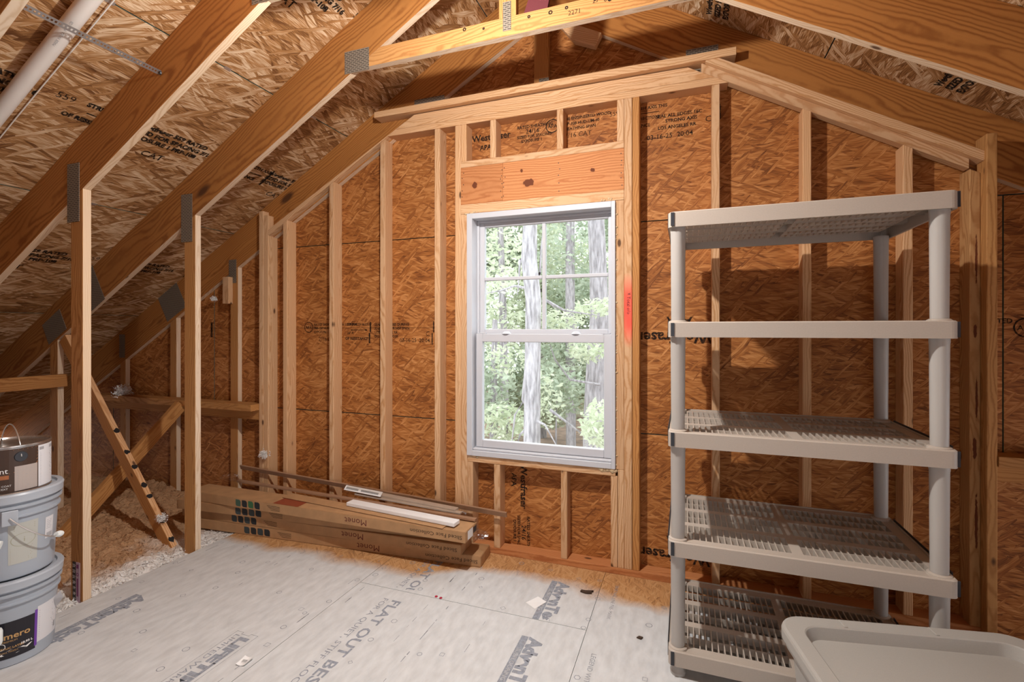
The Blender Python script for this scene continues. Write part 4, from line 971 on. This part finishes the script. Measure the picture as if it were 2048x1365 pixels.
# ------------------------------------------------------------------ pipe, strap and cord under the left slope
pz = lambda x: 2.31 + SL*(x+2.81)
pp = thing('drain_pipe', (-2.6, 1.22, pz(-2.6)), 'white plastic pipe climbing along the roof slope at the upper left', 'pipe')
tube('pipe', [(-4.6,1.22,pz(-4.6)),(-1.30,1.22,pz(-1.30))], .0305, M_PVC, pp, 28)
vd = Vector((0,0,0)) - Vector((-2.5,1.22,pz(-2.5)-1.36)); ax = Vector((CA,0,SA)); vn = (vd - ax*vd.dot(ax)).normalized()
p = Print()
for u0, t_ in ((-.75, 'NSF-PW  ASTM D1785  SCH 40  PVC 2IN'), (.0, 'MADE IN USA  PVC-1120')):
    p.text(t_, .013, u0, -.005)
q = Vector((-2.42,1.22,pz(-2.42))) + vn*.0306
mobj('printed_lettering', [(a, b, -(b*b)/(2*.0305)) for a, b in p.v], p.f, M_INKL, frame(q+vn*.0006, ax, vn.cross(ax)), pp)
M_STRAP = plain('galvanised_strap', (.42,.41,.41), .4, .7)
bm = bmesh.new()
for i in range(46):          # strap with a row of holes: links
    y = .955+i*.0128
    for a, b_ in ((-.0125,-.0045),(.0045,.0125)): box_bm(bm, a, b_, y, y+.0128, -.0006, .0006)
    box_bm(bm, -.0045, .0045, y+.0070, y+.0128, -.0006, .0006)
st = thing('pipe_strap', (-2.28, Y1, 2.546), 'perforated metal strap slung under the white pipe', 'strap')
bmobj('strap', bm, M_STRAP, Matrix.Translation((-2.28,0,2.545)) @ Matrix.Rotation(-.55, 4, 'Y'), st)
b_ = bmesh.new(); bmesh.ops.create_cone(b_, cap_ends=True, segments=12, radius1=.009, radius2=.007, depth=.006); bmobj('screw_head', b_, M_CLIP, frame((-2.275,Y1-.004,2.542), (1,0,0), (0,0,1)), st)
wc = thing('white_string', (-2.9, 1.30, zl(-2.9)-.012), 'thin white cord running up the roof deck beside the pipe', 'cord')
tube('cord_strand', [(x,1.300,zl(x)-.012-.003*math.sin(x*5)) for x in [-4.4+.15*i for i in range(21)]], .0028, M_PVC, wc, 8)

# ------------------------------------------------------------------ blown insulation in the eaves
def insulation_mat():
    m, nt, b = new_mat('blown_insulation')
    geo = nd(nt, 'ShaderNodeNewGeometry').outputs['Position']
    n = nd(nt, 'ShaderNodeTexNoise', {'Vector': geo, 'Scale': 5.0, 'Detail': 6.0}).outputs[0]
    n2 = nd(nt, 'ShaderNodeTexNoise', {'Vector': geo, 'Scale': 70.0, 'Detail': 4.0}).outputs[0]
    sx = nd(nt, 'ShaderNodeSeparateXYZ', {0: geo}).outputs[0]
    f = mth(nt, 'ADD', mth(nt, 'MULTIPLY_ADD', sx, 3.6, 11.6), mth(nt, 'MULTIPLY_ADD', n, 2.4, -1.2), clamp=True)
    col = mixc(nt, f, (.56, .34, .19), (.92, .91, .90))
    col = mixc(nt, 1.0, col, ramp(nt, n2, [(.3, (.82,.80,.78)), (.65, (1,1,1))]), 'MULTIPLY')
    nt.links.new(col, b.inputs['Base Color']); b.inputs['Roughness'].default_value = 1.0; b.inputs['Specular IOR Level'].default_value = 0.0
    bp = nd(nt, 'ShaderNodeBump', {'Height': n2, 'Strength': .8, 'Distance': .02}); nt.links.new(bp.outputs[0], b.inputs['Normal'])
    return m
M_INS = insulation_mat()
def insulation(name, x0, x1, y0, y1, nx, ny, edge_x, label, tufts):
    vs = []; fs = []
    for j in range(ny+1):
        for i in range(nx+1):
            x = x0+(x1-x0)*i/nx; y = y0+(y1-y0)*j/ny; dd = abs(x-edge_x)
            v = Vector((x, y, 0))
            z = -.020 + .09*min(1, dd/.9) + .05*mnoise.noise(v*2.3) + .035*mnoise.noise(v*7) + .022*mnoise.noise(v*19) + .014*mnoise.noise(v*46)
            kz = max(0, min(1, (y-2.05)/.3))*max(0, min(1, (.75-dd)/.3)); z = z*(1-kz) + kz*min(z, -.012+.008*mnoise.noise(v*30))
            if dd < .12: z = min(z, -.012+.02*mnoise.noise(v*30)) if dd < .02 else z
            vs.append((x, y, z))
    for j in range(ny):
        for i in range(nx):
            a = j*(nx+1)+i; fs.append((a, a+1, a+nx+2, a+nx+1))
    R = random.Random(11)
    for k in range(tufts):
        x = edge_x + (x0-edge_x)*R.random()**2.2 if abs(x0-edge_x) > abs(x1-edge_x) else edge_x + (x1-edge_x)*R.random()**2.2
        y = R.uniform(max(y0, .9), y1-.01); i = min(nx, max(0, int((x-x0)/(x1-x0)*nx))); j = min(ny, max(0, int((y-y0)/(y1-y0)*ny)))
        z = vs[j*(nx+1)+i][2]; s = R.uniform(.004, .014); n0 = len(vs)
        for q in range(3): vs.append((x+R.uniform(-s,s), y+R.uniform(-s,s), z+R.uniform(-.2*s,1.3*s)))
        fs.append((n0, n0+1, n0+2))
    o = mobj(name, vs, fs, M_INS); return tag(o, label, 'insulation', kind='stuff')
insulation('blown_insulation', -6.4, FX0-.003, .2, YG-.002, 240, 190, FX0, 'white and tan fluffy insulation filling the left eave', 9000)
insulation('blown_insulation', FX1+.003, 4.2, .2, YG-.002, 80, 80, FX1, 'insulation filling the dark right eave behind the corner post', 0)
def tuft(x, y, z, r, label, n=900):
    R = random.Random(int(abs(x*1000))); vs = []; fs = []
    for k in range(n):
        c_ = Vector((R.uniform(-1,1), R.uniform(-1,1), R.uniform(-1,1))).normalized()*r*R.uniform(.2,.95)*(.75+.35*math.sin(k*1.7)); s = r*.17; n0 = len(vs)
        for q in range(3): vs.append((c_.x+R.uniform(-s,s), c_.y+R.uniform(-s,s), c_.z+R.uniform(-s,s)))
        fs.append((n0,n0+1,n0+2))
    return tag(mobj('insulation_tuft', vs, fs, M_FLUFF, Matrix.Translation((x,y,z))), label, 'insulation tuft', 'loose tufts of insulation', 'stuff')
M_FLUFF = plain('white_fluff', (.88,.86,.84), 1.0, spec=0)
tuft(-3.13, 2.125, .165, .035, 'white tuft caught on the foot of the diagonal web'); tuft(-2.905, 2.708, .445, .042, 'white tuft stuck low on the left corner stud')
tuft(-4.45, 2.70, .835, .075, 'tuft of insulation lying on the wall blocking in the eave'); tuft(-3.45, 2.74, 1.60, .025, 'small tuft hanging by the gable truss plate')
tuft(-2.97, 1.46, .02, .05, 'white clump of fluff between the pails and the nearest post', 700)
# attic base under the insulation
for nm, xa, xb in (('floor_eave_left', -7.2, FX0-.001), ('floor_eave_right', FX1+.001, 5.2)):
    tag(boxw(nm, xa, xb, -2.3, YO-.012, -.30, -.26, M_TRUSS, None, 0), 'bare base of the eave under the insulation', 'floor', kind='structure')

# ------------------------------------------------------------------ litter on the floor
tagp = thing('paper_tag', (-1.695, 1.482, 0.001), 'curled white paper tag with barcode on the floor', 'paper tag')
bm = bmesh.new(); G = [[bm.verts.new((-1.715+.040*i/4, 1.458+.045*j/4+.006*i/4, .0012+.010*(i/4-.5)**2*4*.6+.006*(j/4)**2)) for i in range(5)] for j in range(5)]
for j in range(4):
    for i in range(4): bm.faces.new((G[j][i], G[j][i+1], G[j+1][i+1], G[j+1][i]))
bmobj('paper', bm, M_PAPER, None, tagp)
p = Print(); [p.rect(i*.0026, 0, i*.0026+.0013, .014) for i in range(8)]; p.build('barcode', M_INK, (-1.704, 1.474, .0065), (1,.15,0), (-.15,1,0), tagp, .001)
bm = bmesh.new(); vs = [bm.verts.new(q) for q in ((-.751,2.283,.001),(-.692,2.246,.001),(-.653,2.319,.004),(-.704,2.341,.010))]; bm.faces.new(vs)
tag(bmobj('paper_scrap', bm, M_PAPER), 'white paper scrap beside the dark printed floor logo', 'paper')
M_CHIP = plain('dark_bark', (.06,.035,.022), .8)
def chip(name, pts, h, label, mat=None):
    bm = bmesh.new(); f = bm.faces.new([bm.verts.new((x, y, .0008)) for x, y in pts]); ex = bmesh.ops.extrude_face_region(bm, geom=[f])
    for v in ex['geom']:
        if isinstance(v, bmesh.types.BMVert): v.co.z += h*rr.uniform(.5, 1.2)
    bmesh.ops.recalc_face_normals(bm, faces=bm.faces[:]); tag(bmobj(name, bm, mat or M_CHIP), label, 'wood chip')
chip('wood_chip', [(-.515,2.470),(-.485,2.462),(-.455,2.470),(-.460,2.482),(-.450,2.492),(-.49,2.486),(-.512,2.484)], .010, 'dark bark chip on the floor near the wall')
chip('wood_chip', [(-.205,2.185),(-.185,2.180),(-.178,2.195),(-.195,2.200)], .008, 'small brown chip left of the shelving foot')
chip('wood_chip', [(-.215,1.83),(-.195,1.826),(-.193,1.833),(-.213,1.838)], .004, 'reddish splinter on the floor in front of the shelving', plain('red_splinter', (.30,.09,.05), .8))
for i, (x, y) in enumerate(((-1.196, 2.180), (-1.168, 2.176))):
    bm = bmesh.new(); bmesh.ops.create_cone(bm, cap_ends=True, segments=14, radius1=.008, radius2=.007, depth=.003); tag(bmobj('red_nail_cap', bm, plain('red_cap', (.42,.03,.06), .5), Matrix.Translation((x, y, .0016))), ('left' if i == 0 else 'right')+' of two red nail caps on the floor seam', 'nail cap')

# ------------------------------------------------------------------ woods outside the window
tag(boxw('ground', -30, 26, 3.2, 34, -3.6, -3.1, plain('leaf_litter', (.23,.15,.11), .95, noise=.4, nscale=3), None, 0), 'leaf littered woodland ground outside', 'ground', kind='structure')
def bark(name, col):
    m, nt, b = new_mat(name); tc = nd(nt, 'ShaderNodeTexCoord').outputs['Object']
    n = nd(nt, 'ShaderNodeTexNoise', {'Vector': vmul(nt, tc, (22, 22, 4)), 'Scale': 1.0, 'Detail': 5.0}).outputs[0]
    nt.links.new(ramp(nt, n, [(.32, tuple(c*.45 for c in col)), (.62, col)]), b.inputs['Base Color']); b.inputs['Roughness'].default_value = .9
    bp = nd(nt, 'ShaderNodeBump', {'Height': n, 'Strength': .8, 'Distance': .05}); nt.links.new(bp.outputs[0], b.inputs['Normal']); return m
def leafmat(name, c0, c1):
    m, nt, b = new_mat(name); out = nt.nodes['Material Output']
    g_ = nd(nt, 'ShaderNodeNewGeometry'); n = nd(nt, 'ShaderNodeTexNoise', {'Vector': g_.outputs['Position'], 'Scale': 2.2, 'Detail': 3.0}).outputs[0]
    col = mixc(nt, mth(nt, 'MULTIPLY_ADD', n, 2.2, -.6, clamp=True), c0, c1)
    nt.links.new(col, b.inputs['Base Color']); b.inputs['Roughness'].default_value = .6
    tl = nd(nt, 'ShaderNodeBsdfTranslucent', {0: col}); mx = nd(nt, 'ShaderNodeMixShader', {0: .45, 1: b.outputs[0], 2: tl.outputs[0]}); nt.links.new(mx.outputs[0], out.inputs[0]); return m
M_BARKL = bark('pale_bark', (.54,.50,.52)); M_BARKD = bark('grey_bark', (.42,.385,.40))
M_LEAFL = leafmat('spring_leaf', (.50,.56,.38), (.78,.81,.66)); M_LEAFD = leafmat('deep_leaf', (.34,.41,.30), (.60,.65,.52))
RT_ = random.Random(5)
def leaves(blobs, n, size):
    vs = []; fs = []
    for k in range(n):
        c_, r = RT_.choice(blobs)
        while True:
            q = Vector((RT_.uniform(-1,1), RT_.uniform(-1,1), RT_.uniform(-1,1)))
            if q.length < 1: break
        q = Vector((q.x*r[0], q.y*r[1], q.z*r[2])) + Vector(c_)
        s = size*RT_.uniform(.6,1.4); a = Vector((RT_.gauss(0,1), RT_.gauss(0,1), RT_.gauss(0,.6))).normalized(); b_ = a.cross(Vector((RT_.gauss(0,1), RT_.gauss(0,1), RT_.gauss(0,1)))).normalized()*.42
        n0 = len(vs); vs += [q-a*s, q+b_*s, q+a*s, q-b_*s]; fs.append((n0,n0+1,n0+2,n0+3))
    return vs, fs
def tree(label, pts, rad, bmat, branches, blobs, n, size, lmat, group='trees beyond the window'):
    t = thing('tree', pts[0], label, 'tree', group)
    if pts and rad: tube('trunk', pts, rad, bmat, t, 12)
    for bp in branches: tube('branch', bp, [.028*(1-.75*i/(len(bp)-1)) for i in range(len(bp))], bmat, t, 6)
    if n: v, f = leaves(blobs, n, size); mobj('foliage', v, f, lmat, None, t)
    return t
def at(px, py, d):              # a spot in the woods seen from the room
    yaw = math.atan(348/965.0); fw = Vector((-math.sin(yaw), math.cos(yaw), 0)); rt = Vector((math.cos(yaw), math.sin(yaw), 0))
    return Vector((0,0,1.36)) + fw*d + rt*((px-1024)/965*d) + Vector((0,0,(660-py)/965*d))
D1, D2 = 8.0, 9.5
tree('pale barked tree with a forked trunk seen left of the window grille', [at(1066,1090,D1), at(1064,880,D1), at(1065,740,D1), at(1067,600,D1), at(1058,520,D1), at(1061,430,D1), at(1062,200,D1)], [.17,.145,.135,.135,.135,.115,.10], M_BARKL,
     [[at(1070,575,D1), at(1080,545,D1), at(1082,500,D1), at(1090,430,D1)], [at(1058,578,D1), at(1030,572,D1), at(1000,582,D1), at(965,588,D1)], [at(1056,505,D1), at(1040,520,D1), at(1038,560,D1), at(1035,590,D1)],
      [at(1064,830,D1), at(1045,800,D1), at(1050,740,D1), at(1052,700,D1)], [at(1066,840,D1), at(1090,850,D1-.3), at(1112,890,D1-.3)], [at(1060,850,D1), at(1040,870,D1), at(1030,905,D1)], [at(1055,790,D1), at(1030,830,D1), at(1022,900,D1)]],
     [(at(1090,800,D1+.6), (.35,.3,.55)), (at(1000,560,D1+.5), (.4,.3,.25)), (at(1010,720,D1+.4), (.4,.3,.3))], 520, .055, M_LEAFL)
tree('grey barked pine with thick trunk seen at the right of the window', [at(1188,1000,D2), at(1186,860,D2), at(1190,760,D2), at(1198,640,D2), at(1197,560,D2), at(1192,440,D2), at(1190,200,D2)], [.23,.20,.19,.185,.175,.165,.15], M_BARKD,
     [[at(1175,700,D2-1), at(1150,650,D2-1), at(1090,600,D2-1.2)], [at(1200,770,D2-.8), at(1140,760,D2-.8), at(1110,720,D2-.9), at(1100,690,D2-1)], [at(1100,820,D2-2), at(1140,850,D2-2), at(1180,880,D2-2)], [at(1090,600,D2-2), at(1130,622,D2-2), at(1200,632,D2-2)]],
     [(at(1200,860,D2-1.8), (.34,.35,.42)), (at(1195,615,D2-1.6), (.38,.3,.16)), (at(1175,700,D2-1.2), (.35,.3,.25)), (at(1120,640,D2-1.5), (.45,.3,.2))], 900, .055, M_LEAFL)
tree('slim tree with a dark stem at the left of the upper sash', [at(1012,980,12), at(1006,640,12), at(1003,520,12), at(998,380,12), at(992,200,12)], [.11,.10,.08,.06,.05], M_BARKD, [], [(at(1000,520,12.3), (.9,.8,1.0)), (at(985,640,12.3), (.8,.8,.8))], 1300, .085, M_LEAFL)
tree('slim pale sapling low at the left of the lower sash', [at(985,980,11), at(988,760,11), at(990,640,11)], [.09,.08,.06], M_BARKD, [], [(at(985,780,11), (.55,.6,.9))], 800, .075, M_LEAFD)
tree('distant trunk glimpsed between the two nearest trees', [at(1142,900,16), at(1140,560,16), at(1141,400,16), at(1141,200,16)], [.17,.16,.14,.12], M_BARKD, [], [(at(1140,500,16.5), (1.3,1,1.6)), (at(1120,700,16), (1.3,1,1.0))], 1900, .10, M_LEAFD)
bg_blobs = lambda px, py, d, r: (at(px, py, d), r)
tree('leafy wood behind, filling the left of the window', [at(930,1000,19), at(930,300,19)], [.2,.1], M_BARKD, [], [bg_blobs(900,560,19,(2.4,1.4,2.6)), bg_blobs(990,480,19,(1.6,1.4,1.8)), bg_blobs(960,760,18,(2.2,1.2,1.6))], 9000, .125, M_LEAFD)
tree('leafy wood behind, filling the middle of the window', [at(1085,1000,20), at(1085,300,20)], [.2,.1], M_BARKD, [], [bg_blobs(1060,500,20,(1.5,1.4,2.2)), bg_blobs(1070,640,20,(1.8,1.4,1.4)), bg_blobs(1090,790,18,(1.6,1.2,1.3))], 9000, .125, M_LEAFL)
tree('leafy wood behind, filling the right of the window', [at(1240,1000,19), at(1240,300,19)], [.2,.1], M_BARKD, [], [bg_blobs(1230,430,19,(1.7,1.4,1.5)), bg_blobs(1190,600,19,(1.9,1.4,1.4)), bg_blobs(1160,740,18,(1.9,1.2,1.2)), bg_blobs(1300,650,19,(2.0,1.4,3.0))], 9000, .125, M_LEAFD)
tree('tall leafy tree far behind the grille, closing off the sky', [at(1130,1000,26), at(1130,100,26)], [.25,.1], M_BARKD, [], [bg_blobs(1000,430,26,(3.2,1.2,3.0)), bg_blobs(1120,560,26,(2.6,1.2,2.2)), bg_blobs(1230,520,26,(2.4,1.2,3.4)), bg_blobs(1110,760,25,(3.4,1.2,2.4)), bg_blobs(1085,420,26,(1.6,1.2,1.6))], 12000, .17, M_LEAFL)
def shrub(label, c_, r, n, size, lm):
    t = thing('shrub', (c_.x, c_.y, -3.1), label, 'shrub', 'undergrowth beyond the window')
    tube('stem', [(c_.x, c_.y, -3.1), (c_.x+.05, c_.y, c_.z)], [.04,.015], M_BARKD, t, 6)
    v, f = leaves([(c_, r)], n, size); mobj('foliage', v, f, lm, None, t)
shrub('bright green shrub low at the right of the lower sash', at(1200,850,7.2), (.30,.35,.38), 420, .055, M_LEAFL)
shrub('dull green shrub low behind the forked trunk', at(1110,780,13), (.9,.7,.75), 1000, .085, M_LEAFD)
shrub('pale shrub low at the left of the lower sash', at(1010,850,10), (.55,.5,.5), 620, .07, M_LEAFL)

# the wood goes on to both sides, out of the window's present view
for i, (x, y) in enumerate(((1.2, 13.0), (3.2, 17.5), (0.2, 21.5), (5.6, 13.5), (-11.0, 14.0), (-13.5, 19.0), (8.0, 19.0), (-9.6, 10.5))):
    tree(('pale tree just right of the window view', 'grey tree right of the window view, second from the house', 'tree far back right of the window view', 'tree right of the window view near the shelving side', 'pale tree left of the window view, middle distance', 'tree far back at the left end of the wood', 'tree far back at the right end of the wood', 'tree nearest the house left of the window view')[i], [Vector((x, y, -3.2)), Vector((x+.1, y, 1.0)), Vector((x-.1, y, 6.5))], [.2, .16, .08], M_BARKD if i % 2 else M_BARKL, [],
         [(Vector((x, y+.4, 3.4)), (1.9, 1.5, 2.6)), (Vector((x+.3, y+.2, .2)), (2.0, 1.4, 1.6)), (Vector((x-.4, y, -2.0)), (2.0, 1.4, 1.1))], 4500, .13, M_LEAFL if i % 3 else M_LEAFD, 'trees beside the window view')
